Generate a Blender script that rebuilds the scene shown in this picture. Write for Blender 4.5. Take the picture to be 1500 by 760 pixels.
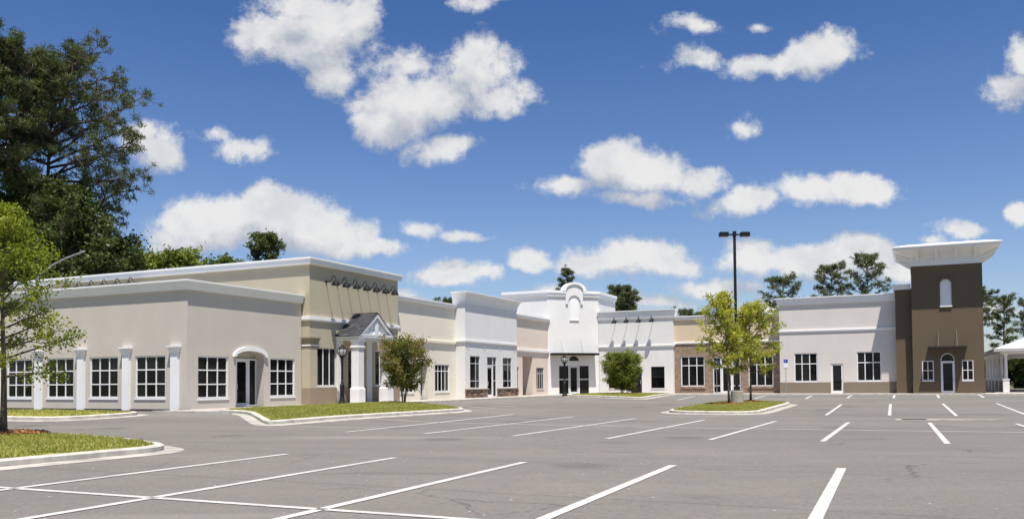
import bpy, bmesh, math, random
import numpy as np
from math import sin, cos, pi, radians, atan2, hypot
from mathutils import Vector, Matrix
from mathutils.geometry import tessellate_polygon

C = bpy.context.scene.collection
SC = bpy.context.scene
for o in list(bpy.data.objects): bpy.data.objects.remove(o)

# ------------------------------------------------------------------ camera
EYE = 1.08
cam = bpy.data.cameras.new('camera'); co = bpy.data.objects.new('camera', cam); C.objects.link(co)
cam.sensor_width = 36.0; cam.lens = 36.0*1257/1500; cam.clip_start = .05; cam.clip_end = 6000
PITCH, ROLL = radians(1.854), .0077
cam.shift_y = (559.1-1257*math.tan(PITCH)-380)/1500
co.matrix_world = Matrix.Translation((0, 0, EYE)) @ Matrix.Rotation(pi/2+PITCH, 4, 'X') @ Matrix.Rotation(-ROLL, 4, 'Z')
SC.camera = co

# ------------------------------------------------------------------ sun, exposure
SUN = Vector((0.085, -0.338, 1.0)).normalized()
sl = bpy.data.lights.new('sun', 'SUN'); sl.energy = 5.0; sl.angle = radians(.5); sl.color = (1, .945, .865)
so = bpy.data.objects.new('sun', sl); C.objects.link(so); so.rotation_euler = SUN.to_track_quat('Z', 'Y').to_euler()
vs_ = SC.view_settings; vs_.view_transform = 'Standard'; vs_.look = 'None'; vs_.gamma = 1; vs_.use_curve_mapping = False
vs_.exposure = .62

# ------------------------------------------------------------------ sky with clouds
W = bpy.data.worlds.new('World'); SC.world = W; W.use_nodes = True
# cumulus banks: (east/north, up/north, half width, half height, weight) as slopes seen from the lot
CLOUDS = [(-0.2791, 0.4121, 0.0685, 0.0392, 1), (-0.2227, 0.4076, 0.0604, 0.049, 1), (-0.2388, 0.4429, 0.0807, 0.0245, 0.9), (-0.2106, 0.3627, 0.0338, 0.0277, 0.9), (-0.3177, 0.4027, 0.029, 0.0147, 0.8), (-0.1783, 0.4375, 0.0274, 0.0327, 0.7), (-0.1703, 0.4154, 0.0242, 0.0409, 0.5), (-0.0457, 0.3696, 0.0628, 0.0424, 1.1), (-0.0861, 0.3414, 0.0579, 0.0407, 1.1), (-0.1183, 0.3295, 0.0522, 0.0447, 1.1), (-0.0178, 0.3368, 0.0498, 0.0309, 1.05), (-0.1465, 0.3054, 0.0401, 0.0308, 1), (-0.0375, 0.3858, 0.0362, 0.0245, 0.9), (-0.0744, 0.2724, 0.0441, 0.0227, 1.05), (-0.1624, 0.3339, 0.0321, 0.0179, 0.7), (-0.1181, 0.3742, 0.0402, 0.0244, 0.6), (-0.315, 0.28, 0.0385, 0.0162, 0.72), (-0.3512, 0.2948, 0.0241, 0.0081, 0.4), (-0.4153, 0.2735, 0.0353, 0.034, 1.1), (-0.4395, 0.2915, 0.0289, 0.0259, 1), (-0.5879, 0.2821, 0.0209, 0.0162, 0.8), (-0.5681, 0.3103, 0.0257, 0.0243, 0.8), (-0.2828, 0.1894, 0.108, 0.0403, 1.25), (-0.3668, 0.1924, 0.0736, 0.0371, 1.2), (-0.2228, 0.1704, 0.0879, 0.0306, 1.2), (-0.1709, 0.1539, 0.0679, 0.0161, 1), (-0.2828, 0.22, 0.036, 0.0226, 1), (-0.3987, 0.1702, 0.048, 0.0241, 1), (-0.1148, 0.1776, 0.0352, 0.0153, 1), (-0.0669, 0.1708, 0.0464, 0.0088, 0.7), (0.0208, 0.1412, 0.0319, 0.0193, 1.1), (-0.0648, 0.1251, 0.0623, 0.02, 1.15), (-0.0911, 0.1213, 0.0383, 0.0144, 1), (-0.0312, 0.1256, 0.0319, 0.0144, 1), (0.122, 0.2564, 0.0529, 0.0356, 1.15), (0.1579, 0.2448, 0.0625, 0.0339, 1.15), (0.0616, 0.2302, 0.0465, 0.0178, 1), (0.1455, 0.2158, 0.0576, 0.0161, 1), (0.2259, 0.2362, 0.0369, 0.0226, 0.8), (0.2735, 0.2068, 0.04, 0.0177, 0.7), (0.3457, 0.2167, 0.0624, 0.0218, 1.1), (0.4058, 0.2195, 0.0576, 0.0226, 1.15), (0.2936, 0.2115, 0.0416, 0.0193, 0.85), (0.3004, 0.375, 0.0925, 0.0196, 1.05), (0.3569, 0.3811, 0.0483, 0.0293, 1.2), (0.2641, 0.3712, 0.0322, 0.0228, 1.05), (0.2217, 0.3838, 0.0274, 0.0179, 0.9), (0.3812, 0.3891, 0.0306, 0.0245, 1), (0.2222, 0.4213, 0.0363, 0.0123, 0.62), (0.2835, 0.4216, 0.0338, 0.0114, 0.68), (0.2709, 0.2924, 0.0321, 0.0194, 0.75), (0.5329, 0.1758, 0.0384, 0.0177, 1.1), (0.5998, 0.3743, 0.029, 0.0359, 1), (0.5852, 0.3419, 0.0289, 0.0228, 0.85), (0.5981, 0.193, 0.0192, 0.0193, 1.05), (0.1407, 0.1443, 0.0839, 0.0305, 1.25), (0.1086, 0.1389, 0.0599, 0.0225, 1.1), (0.1884, 0.1319, 0.0479, 0.016, 1), (0.3523, 0.1387, 0.1038, 0.0289, 1.2), (0.4123, 0.1438, 0.0599, 0.0257, 1.15), (0.2883, 0.1344, 0.0519, 0.0193, 1), (0.4558, 0.125, 0.0479, 0.0192, 1), (0.232, 0.106, 0.0678, 0.016, 0.95), (0.1639, 0.0905, 0.0598, 0.0136, 0.9), (0.2875, 0.0863, 0.0478, 0.0112, 0.8), (0.5584, 0.0786, 0.0359, 0.016, 0.8), (0.0564, 0.1009, 0.0479, 0.0112, 0.7), (-0.0372, 0.4446, 0.0274, 0.0115, 0.6), (0.4886, 0.1633, 0.024, 0.0096, 0.6), (-0.1511, 0.0961, 0.0479, 0.0128, 0.8), (-0.4145, 0.1342, 0.0479, 0.0241, 0.9)]
def N(nt, t, **k):
    n = nt.nodes.new(t)
    for a, b in k.items(): setattr(n, a, b)
    return n
def mth(nt, op, a, b=None, c=None, clamp=False):
    n = N(nt, 'ShaderNodeMath', operation=op, use_clamp=clamp)
    for i, v in enumerate((a, b, c)):
        if v is None: continue
        if isinstance(v, (int, float)): n.inputs[i].default_value = v
        else: nt.links.new(v, n.inputs[i])
    return n.outputs[0]
def vmt(nt, op, a, b=None, out=0):
    n = N(nt, 'ShaderNodeVectorMath', operation=op)
    for i, v in enumerate((a, b)):
        if v is None: continue
        if isinstance(v, tuple): n.inputs[i].default_value = v
        else: nt.links.new(v, n.inputs[i])
    return n.outputs[out]
def noise(nt, vec, scale, detail=5, rough=.55, out='Fac'):
    n = N(nt, 'ShaderNodeTexNoise'); n.inputs['Scale'].default_value = scale; n.inputs['Detail'].default_value = detail; n.inputs['Roughness'].default_value = rough
    if vec is not None: nt.links.new(vec, n.inputs['Vector'])
    return n.outputs[out]
def ramp(nt, fac, lo, hi, smooth=True):
    n = N(nt, 'ShaderNodeMapRange', interpolation_type='SMOOTHSTEP' if smooth else 'LINEAR')
    nt.links.new(fac, n.inputs[0]); n.inputs[1].default_value = lo; n.inputs[2].default_value = hi
    return n.outputs[0]
def mixc(nt, fac, a, b, mode='MIX'):
    n = N(nt, 'ShaderNodeMix', data_type='RGBA', blend_type=mode)
    for i, v in ((0, fac), (6, a), (7, b)):
        if isinstance(v, (int, float)): n.inputs[i].default_value = v
        elif isinstance(v, tuple): n.inputs[i].default_value = (*v, 1) if len(v) == 3 else v
        else: nt.links.new(v, n.inputs[i])
    return n.outputs[2]

def cloud_group():
    g = bpy.data.node_groups.new('cloud_density', 'ShaderNodeTree')
    g.interface.new_socket('P', in_out='INPUT', socket_type='NodeSocketVector')
    g.interface.new_socket('D', in_out='OUTPUT', socket_type='NodeSocketFloat')
    gi = N(g, 'NodeGroupInput'); go = N(g, 'NodeGroupOutput')
    p = gi.outputs[0]
    w1 = noise(g, p, 9, 3, .5, 'Color'); w1 = vmt(g, 'SUBTRACT', w1, (.5, .5, .5))
    pw = vmt(g, 'ADD', p, vmt(g, 'MULTIPLY', w1, (.055, .04, 0)))
    pw = vmt(g, 'MULTIPLY', pw, (1, 1, 0))
    f = None
    for (x, y, rx, ry, w) in CLOUDS:
        q = vmt(g, 'MULTIPLY', vmt(g, 'SUBTRACT', pw, (x, y, 0)), (1/rx, 1/ry, 0))
        l = vmt(g, 'LENGTH', q, None, 1)
        v = mth(g, 'MULTIPLY_ADD', l, -w, w)
        if f is None: f = v
        else:
            n = N(g, 'ShaderNodeMath', operation='SMOOTH_MAX'); g.links.new(f, n.inputs[0]); g.links.new(v, n.inputs[1]); n.inputs[2].default_value = .12
            f = n.outputs[0]
    n1 = noise(g, p, 8.5, 10, .68); n2 = noise(g, p, 40, 6, .65)
    d = mth(g, 'ADD', f, mth(g, 'MULTIPLY', mth(g, 'SUBTRACT', n1, .515), 2.7))
    d = mth(g, 'ADD', d, mth(g, 'MULTIPLY', mth(g, 'SUBTRACT', n2, .5), .85))
    g.links.new(d, go.inputs[0])
    return g
def build_world():
    nt = W.node_tree; bg = nt.nodes['Background']
    sky = N(nt, 'ShaderNodeTexSky', sky_type='NISHITA'); sky.sun_disc = False
    sky.sun_elevation = math.asin(SUN.z); sky.sun_rotation = atan2(SUN.x, SUN.y)
    sky.altitude = 0; sky.air_density = 1.0; sky.dust_density = .6; sky.ozone_density = 2.2
    dr = N(nt, 'ShaderNodeTexCoord').outputs['Generated']
    sx = N(nt, 'ShaderNodeSeparateXYZ'); nt.links.new(dr, sx.inputs[0])
    yy = mth(nt, 'MAXIMUM', sx.outputs[1], .02)
    px = mth(nt, 'DIVIDE', sx.outputs[0], yy); pz = mth(nt, 'DIVIDE', sx.outputs[2], yy)
    cb = N(nt, 'ShaderNodeCombineXYZ'); nt.links.new(px, cb.inputs[0]); nt.links.new(pz, cb.inputs[1])
    g = cloud_group()
    def dens(p):
        n = N(nt, 'ShaderNodeGroup'); n.node_tree = g; nt.links.new(p, n.inputs[0]); return n.outputs[0]
    d0 = dens(cb.outputs[0]); d1 = dens(vmt(nt, 'ADD', cb.outputs[0], (.008, .036, 0)))
    # the rest of the dome carries the same fair-weather cumulus
    zz = mth(nt, 'ADD', mth(nt, 'MAXIMUM', sx.outputs[2], 0), .12)
    cz = N(nt, 'ShaderNodeCombineXYZ'); nt.links.new(mth(nt, 'DIVIDE', sx.outputs[0], zz), cz.inputs[0]); nt.links.new(mth(nt, 'DIVIDE', sx.outputs[1], zz), cz.inputs[1])
    ge = mth(nt, 'MULTIPLY_ADD', noise(nt, cz.outputs[0], 1.6, 7, .58), 3.2, -2.05)
    far = mth(nt, 'MAXIMUM', ramp(nt, mth(nt, 'ABSOLUTE', px), .75, .95), ramp(nt, pz, .5, .66))
    far = mth(nt, 'MAXIMUM', far, ramp(nt, sx.outputs[1], .12, .04))
    mx = N(nt, 'ShaderNodeMix'); nt.links.new(far, mx.inputs[0]); nt.links.new(d0, mx.inputs[2]); nt.links.new(ge, mx.inputs[3]); d0 = mx.outputs[0]
    alpha = ramp(nt, d0, -.10, .50)
    lit = ramp(nt, mth(nt, 'SUBTRACT', d0, d1), -.95, 1.0)
    thick = ramp(nt, d0, .2, 1.0)
    shade = mth(nt, 'MULTIPLY_ADD', lit, 1.12, mth(nt, 'MULTIPLY', thick, .05))
    puff = ramp(nt, noise(nt, cb.outputs[0], 16, 6, .6), .40, .68)
    shade = mth(nt, 'SUBTRACT', mth(nt, 'MINIMUM', shade, 1.0), mth(nt, 'MULTIPLY', puff, .38), None, True)
    ccol = mixc(nt, shade, (6.0, 6.5, 7.5), (11.2, 11.1, 10.9))
    # sky colour graded by elevation: brighter and paler low down, deeper blue above
    skc = mixc(nt, 1.0, sky.outputs[0], mixc(nt, ramp(nt, sx.outputs[2], .0, .42, False), (1.50, 1.50, 1.68), (.60, .92, 1.40)), 'MULTIPLY')
    up = ramp(nt, sx.outputs[2], -.01, .02)
    col = mixc(nt, mth(nt, 'MULTIPLY', mth(nt, 'MULTIPLY', alpha, up), .94), skc, ccol)
    nt.links.new(col, bg.inputs[0]); bg.inputs[1].default_value = .05
    W.cycles.sampling_method = 'MANUAL'; W.cycles.sample_map_resolution = 512
build_world()

# ------------------------------------------------------------------ materials
def mat(name, col, rough=.8, spec=.3, var=.06, vscale=.6, bump=0, bscale=60, metal=0, island=0, streak=0, coat=0):
    m = bpy.data.materials.new(name); m.use_nodes = True; nt = m.node_tree; b = nt.nodes['Principled BSDF']
    b.inputs['Roughness'].default_value = rough; b.inputs['Specular IOR Level'].default_value = spec; b.inputs['Metallic'].default_value = metal
    tc = N(nt, 'ShaderNodeTexCoord').outputs['Object']
    c = tuple(col)
    if var:
        v = noise(nt, tc, vscale, 6, .6)
        c = mixc(nt, ramp(nt, v, .3, .7), tuple(x*(1-var) for x in col), tuple(min(1, x*(1+var)) for x in col))
    if streak:
        mp = N(nt, 'ShaderNodeMapping'); mp.inputs['Scale'].default_value = (2.2, 2.2, .12); nt.links.new(tc, mp.inputs[0])
        s = ramp(nt, noise(nt, mp.outputs[0], 1.3, 5, .6), .5, .75)
        c = mixc(nt, mth(nt, 'MULTIPLY', s, streak), c, tuple(x*.72 for x in col))
    if island:
        r = N(nt, 'ShaderNodeNewGeometry').outputs['Random Per Island']
        c = mixc(nt, r, mixc(nt, 1.0, c, (1-island,)*3, 'MULTIPLY'), mixc(nt, 1.0, c, (1+island,)*3, 'MULTIPLY'))
    if isinstance(c, tuple): b.inputs['Base Color'].default_value = (*c, 1)
    else: nt.links.new(c, b.inputs['Base Color'])
    if bump:
        bn = N(nt, 'ShaderNodeBump'); bn.inputs['Strength'].default_value = bump; bn.inputs['Distance'].default_value = .01
        nt.links.new(noise(nt, tc, bscale, 3, .6), bn.inputs['Height']); nt.links.new(bn.outputs[0], b.inputs['Normal'])
    return m
def stucco(name, col, streak=.03): return mat(name, col, .92, .15, .035, .5, .45, 40, streak=streak)
M = dict(
    greige=stucco('greige_stucco', (.535, .492, .430)), tan=stucco('tan_stucco', (.465, .41, .30)), tan_dark=stucco('dark_tan_stucco', (.30, .24, .17)),
    capbrown=stucco('cap_tan', (.27, .235, .17)),
    cream=stucco('cream_stucco', (.74, .69, .57)), white=stucco('white_stucco', (.725, .715, .69), .05), pink=stucco('blush_stucco', (.72, .62, .53)),
    sand=stucco('sand_stucco', (.64, .52, .37)), pale=stucco('pale_grey_stucco', (.655, .615, .56)), brown=stucco('brown_stucco', (.138, .105, .067)),
    wains=stucco('brown_wainscot', (.235, .195, .145)),
    trim=mat('white_trim', (.80, .80, .79), .6, .3, .03, .8, .1, 30, streak=.1), frame=mat('white_window_frame', (.78, .78, .77), .45, .4, .02),
    alu=mat('grey_aluminium', (.55, .56, .57), .4, .5, .02), dframe=mat('bronze_frame', (.03, .028, .026), .4, .4, .05),
    black=mat('black_metal', (.010, .010, .010), .45, .3, .2, 8), shade=mat('black_enamel', (.008, .008, .008), .5, .12, .1),
    inner=mat('lamp_white_inside', (.7, .7, .66), .5, .4, 0), globe=mat('frosted_globe', (.36, .36, .35), .12, .6, .03),
    roof=mat('roof_membrane', (.45, .45, .45), .85, .2, .1), found=mat('foundation', (.07, .065, .06), .9, .2, .25, 2),
    concrete=mat('kerb_concrete', (.45, .425, .375), .9, .2, .2, 2.6, .3, 40, streak=.25), walk=mat('sidewalk_concrete', (.38, .335, .295), .92, .2, .1, .8, .25, 40),
    gutter=mat('gutter_concrete', (.36, .337, .295), .9, .2, .25, 2.0, .3, 40), pedestal=mat('pedestal_concrete', (.36, .33, .28), .9, .2, .1, 1.5, .3, 40),
    stone=mat('ledge_stone', (.24, .17, .125), .9, .2, .25, 5, .6, 30, island=.45), stonecap=mat('stone_cap', (.42, .36, .28), .85, .2, .1, 3),
    blue=mat('sign_blue', (.012, .045, .30), .4, .4, .02), signwhite=mat('sign_white', (.75, .77, .80), .4, .4, .02), galv=mat('galvanised_steel', (.40, .41, .42), .45, .5, .08, 5, metal=.6),
    shingle=mat('slate_shingle', (.045, .045, .05), .85, .25, .2, 6, .3, 40, island=.3), grate=mat('iron_grate', (.02, .02, .02), .6, .4, .2),
    mulch=mat('pine_bark_mulch', (.25, .115, .05), .95, .1, .3, 8, .4, 50, island=.5), soil=mat('soil', (.14, .09, .05), .95, .1, .3, 6, .5, 30),
    bark=mat('grey_bark', (.13, .11, .09), .95, .1, .35, 7, .8, 25), bark_pine=mat('pine_bark', (.10, .08, .065), .95, .1, .35, 3, .8, 12), bark_myrtle=mat('myrtle_bark', (.20, .155, .12), .9, .1, .3, 8),
    mast=mat('street_light_grey', (.22, .22, .21), .5, .4, .05),
)
def glass_mat():
    m = mat('dark_window_glass', (.006, .0065, .007), .03, .22, .5, .7); nt = m.node_tree; b = nt.nodes['Principled BSDF']
    rn = N(nt, 'ShaderNodeObjectInfo').outputs['Random']; nt.links.new(mixc(nt, rn, (.003, .0035, .004), (.018, .019, .02)), b.inputs['Base Color'])
    bn = N(nt, 'ShaderNodeBump'); bn.inputs['Strength'].default_value = .09; bn.inputs['Distance'].default_value = .06
    tc = N(nt, 'ShaderNodeTexCoord').outputs['Object']
    nt.links.new(noise(nt, tc, .9, 2, .5), bn.inputs['Height']); nt.links.new(bn.outputs[0], b.inputs['Normal'])
    return m
M['glass'] = glass_mat()
def leaf_mat(name, dark, light, trans=.4, isl=.35):
    m = bpy.data.materials.new(name); m.use_nodes = True; nt = m.node_tree; b = nt.nodes['Principled BSDF']; out = nt.nodes['Material Output']
    tc = N(nt, 'ShaderNodeTexCoord').outputs['Object']; r = N(nt, 'ShaderNodeNewGeometry').outputs['Random Per Island']
    f = mth(nt, 'ADD', mth(nt, 'MULTIPLY', ramp(nt, noise(nt, tc, .9, 3, .6), .3, .7), 1-isl), mth(nt, 'MULTIPLY', r, isl))
    c = mixc(nt, f, dark, light)
    nt.links.new(c, b.inputs['Base Color']); b.inputs['Roughness'].default_value = .55; b.inputs['Specular IOR Level'].default_value = .3
    t = N(nt, 'ShaderNodeBsdfTranslucent'); nt.links.new(mixc(nt, 1.0, c, (1.15, 1.2, .6), 'MULTIPLY'), t.inputs[0])
    ms = N(nt, 'ShaderNodeMixShader'); ms.inputs[0].default_value = trans
    nt.links.new(b.outputs[0], ms.inputs[1]); nt.links.new(t.outputs[0], ms.inputs[2]); nt.links.new(ms.outputs[0], out.inputs[0])
    return m
M['leaf_lime'] = leaf_mat('lime_spring_leaf', (.26, .28, .035), (.54, .51, .11), .5)
M['leaf_spring'] = leaf_mat('spring_leaf', (.12, .165, .015), (.32, .35, .04), .5)
M['leaf_green'] = leaf_mat('green_leaf', (.045, .085, .014), (.15, .19, .035), .35)
M['leaf_myrtle'] = leaf_mat('myrtle_leaf', (.08, .11, .02), (.25, .26, .06), .4)
M['leaf_rust'] = leaf_mat('rust_leaf', (.17, .09, .035), (.36, .23, .12), .4)
M['leaf_light'] = leaf_mat('light_green_leaf', (.09, .135, .02), (.27, .31, .06), .4)
M['leaf_shrub'] = leaf_mat('shrub_leaf', (.09, .13, .02), (.27, .29, .06), .4)
M['leaf_oak'] = leaf_mat('dark_oak_leaf', (.034, .055, .014), (.115, .145, .038), .3)
M['needle'] = leaf_mat('pine_needle', (.035, .055, .017), (.12, .135, .045), .3)
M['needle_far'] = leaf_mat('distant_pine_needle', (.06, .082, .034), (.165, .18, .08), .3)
M['blade'] = leaf_mat('grass_blade', (.19, .21, .035), (.42, .40, .125), .4, .6)

def asphalt():
    m = bpy.data.materials.new('asphalt'); m.use_nodes = True; nt = m.node_tree; b = nt.nodes['Principled BSDF']
    tc = N(nt, 'ShaderNodeTexCoord').outputs['Object']
    mp = N(nt, 'ShaderNodeMapping'); mp.inputs['Rotation'].default_value = (0, 0, radians(25)); mp.inputs['Scale'].default_value = (.28, 1.0, 1); nt.links.new(tc, mp.inputs[0])
    big = ramp(nt, noise(nt, mp.outputs[0], .22, 5, .6), .3, .72)
    mid = ramp(nt, noise(nt, tc, 1.4, 5, .65), .25, .75)
    fine = noise(nt, tc, 55, 3, .7)
    c = mixc(nt, big, (.118, .106, .090), (.180, .163, .141))
    c = mixc(nt, mth(nt, 'MULTIPLY', mid, .5), c, (.112, .102, .091))
    c = mixc(nt, mth(nt, 'MULTIPLY', ramp(nt, fine, .3, .8), .55), c, (.215, .207, .196))
    g2 = noise(nt, tc, 15, 4, .75)
    c = mixc(nt, mth(nt, 'MULTIPLY', ramp(nt, g2, .42, .70), .5), c, (.205, .19, .168))
    c = mixc(nt, mth(nt, 'MULTIPLY', ramp(nt, g2, .48, .28), .5), c, (.085, .077, .068))
    v = N(nt, 'ShaderNodeTexVoronoi'); v.inputs['Scale'].default_value = 3.4; nt.links.new(tc, v.inputs['Vector'])
    chip = mth(nt, 'MULTIPLY', mth(nt, 'LESS_THAN', v.outputs['Distance'], .06), ramp(nt, noise(nt, tc, .7, 2), .48, .56))
    c = mixc(nt, chip, c, (.50, .48, .44))
    # oil and tyre marks
    mo = N(nt, 'ShaderNodeMapping'); mo.inputs['Rotation'].default_value = (0, 0, radians(25)); mo.inputs['Scale'].default_value = (.14, .9, 1); nt.links.new(tc, mo.inputs[0])
    tyre = ramp(nt, noise(nt, mo.outputs[0], .75, 5, .62), .60, .76)
    c = mixc(nt, mth(nt, 'MULTIPLY', tyre, .45), c, (.068, .063, .058))
    pale = ramp(nt, noise(nt, mo.outputs[0], .45, 3, .55), .60, .75)
    c = mixc(nt, mth(nt, 'MULTIPLY', pale, .40), c, (.28, .262, .238))
    # crazed cracks, seams between paving lanes, round oil spots under the stalls
    ve = N(nt, 'ShaderNodeTexVoronoi', feature='DISTANCE_TO_EDGE'); ve.inputs['Scale'].default_value = .33
    wv = vmt(nt, 'ADD', tc, vmt(nt, 'MULTIPLY', noise(nt, tc, 1.1, 5, .6, 'Color'), (.9, .9, 0)))
    nt.links.new(wv, ve.inputs['Vector'])
    ck = mth(nt, 'MULTIPLY', mth(nt, 'LESS_THAN', ve.outputs['Distance'], .006), ramp(nt, noise(nt, tc, .16, 3), .50, .58))
    c = mixc(nt, mth(nt, 'MULTIPLY', ck, .42), c, (.045, .042, .04))
    mr = N(nt, 'ShaderNodeMapping'); mr.inputs['Rotation'].default_value = (0, 0, radians(23.5)); nt.links.new(tc, mr.inputs[0])
    sr = N(nt, 'ShaderNodeSeparateXYZ'); nt.links.new(mr.outputs[0], sr.inputs[0])
    sm = mth(nt, 'ABSOLUTE', mth(nt, 'SUBTRACT', mth(nt, 'FRACT', mth(nt, 'DIVIDE', mth(nt, 'ADD', sr.outputs[1], mth(nt, 'MULTIPLY', noise(nt, tc, .8, 3), .25)), 4.3)), .5))
    c = mixc(nt, mth(nt, 'MULTIPLY', ramp(nt, sm, .016, .006), .30), c, (.075, .07, .064))
    vo = N(nt, 'ShaderNodeTexVoronoi'); vo.inputs['Scale'].default_value = .27; nt.links.new(vmt(nt, 'ADD', tc, vmt(nt, 'MULTIPLY', noise(nt, tc, 2.2, 4, .6, 'Color'), (.5, .5, 0))), vo.inputs['Vector'])
    c = mixc(nt, mth(nt, 'MULTIPLY', ramp(nt, vo.outputs['Distance'], .22, .10), .38), c, (.06, .056, .052))
    nt.links.new(c, b.inputs['Base Color']); b.inputs['Roughness'].default_value = .88; b.inputs['Specular IOR Level'].default_value = .25
    bn = N(nt, 'ShaderNodeBump'); bn.inputs['Strength'].default_value = .5; bn.inputs['Distance'].default_value = .012
    nt.links.new(noise(nt, tc, 90, 2, .7), bn.inputs['Height']); nt.links.new(bn.outputs[0], b.inputs['Normal'])
    return m
M['asphalt'] = asphalt()
def paint():
    m = bpy.data.materials.new('road_paint'); m.use_nodes = True; nt = m.node_tree; b = nt.nodes['Principled BSDF']
    tc = N(nt, 'ShaderNodeTexCoord').outputs['Object']
    w = ramp(nt, noise(nt, tc, 14, 8, .8), .52, .66); w2 = ramp(nt, noise(nt, tc, 1.2, 3), .35, .75)
    c = mixc(nt, w2, (.50, .49, .46), (.40, .39, .36))
    c = mixc(nt, mth(nt, 'MULTIPLY', w, .75), c, (.18, .167, .148))
    nt.links.new(c, b.inputs['Base Color']); b.inputs['Roughness'].default_value = .75
    return m
M['paint'] = paint()
def brick():
    m = bpy.data.materials.new('brick_veneer'); m.use_nodes = True; nt = m.node_tree; b = nt.nodes['Principled BSDF']
    tc = N(nt, 'ShaderNodeTexCoord').outputs['Object']
    s = N(nt, 'ShaderNodeSeparateXYZ'); nt.links.new(tc, s.inputs[0]); cb = N(nt, 'ShaderNodeCombineXYZ'); nt.links.new(mth(nt, 'ADD', s.outputs[0], s.outputs[1]), cb.inputs[0]); nt.links.new(s.outputs[2], cb.inputs[1])
    bt = N(nt, 'ShaderNodeTexBrick'); nt.links.new(cb.outputs[0], bt.inputs['Vector'])
    bt.inputs['Color1'].default_value = (.23, .15, .105, 1); bt.inputs['Color2'].default_value = (.40, .29, .21, 1); bt.inputs['Mortar'].default_value = (.46, .40, .33, 1)
    bt.inputs['Scale'].default_value = 1; bt.inputs['Brick Width'].default_value = .22; bt.inputs['Row Height'].default_value = .075; bt.inputs['Mortar Size'].default_value = .007; bt.inputs['Bias'].default_value = -.1
    c = mixc(nt, ramp(nt, noise(nt, tc, 3.2, 5, .7), .3, .7), mixc(nt, 1.0, bt.outputs[0], (.78, .74, .72), 'MULTIPLY'), bt.outputs[0])
    nt.links.new(c, b.inputs['Base Color']); b.inputs['Roughness'].default_value = .9; b.inputs['Specular IOR Level'].default_value = .2
    bn = N(nt, 'ShaderNodeBump'); bn.inputs['Strength'].default_value = .7; bn.inputs['Distance'].default_value = .01; bn.invert = True
    nt.links.new(bt.outputs['Fac'], bn.inputs['Height']); nt.links.new(bn.outputs[0], b.inputs['Normal'])
    return m
M['brick'] = brick()
def lawn():
    m = bpy.data.materials.new('lawn'); m.use_nodes = True; nt = m.node_tree; b = nt.nodes['Principled BSDF']
    tc = N(nt, 'ShaderNodeTexCoord').outputs['Object']
    c = mixc(nt, ramp(nt, noise(nt, tc, 1.3, 5, .65), .3, .7), (.19, .20, .035), (.38, .34, .09))
    c = mixc(nt, mth(nt, 'MULTIPLY', ramp(nt, noise(nt, tc, 40, 3, .7), .35, .7), .5), c, (.13, .125, .035))
    nt.links.new(c, b.inputs['Base Color']); b.inputs['Roughness'].default_value = .95; b.inputs['Specular IOR Level'].default_value = .1
    return m
M['lawn'] = lawn()
M['field'] = mat('rough_grass', (.10, .11, .035), .95, .1, .3, .3)

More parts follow.
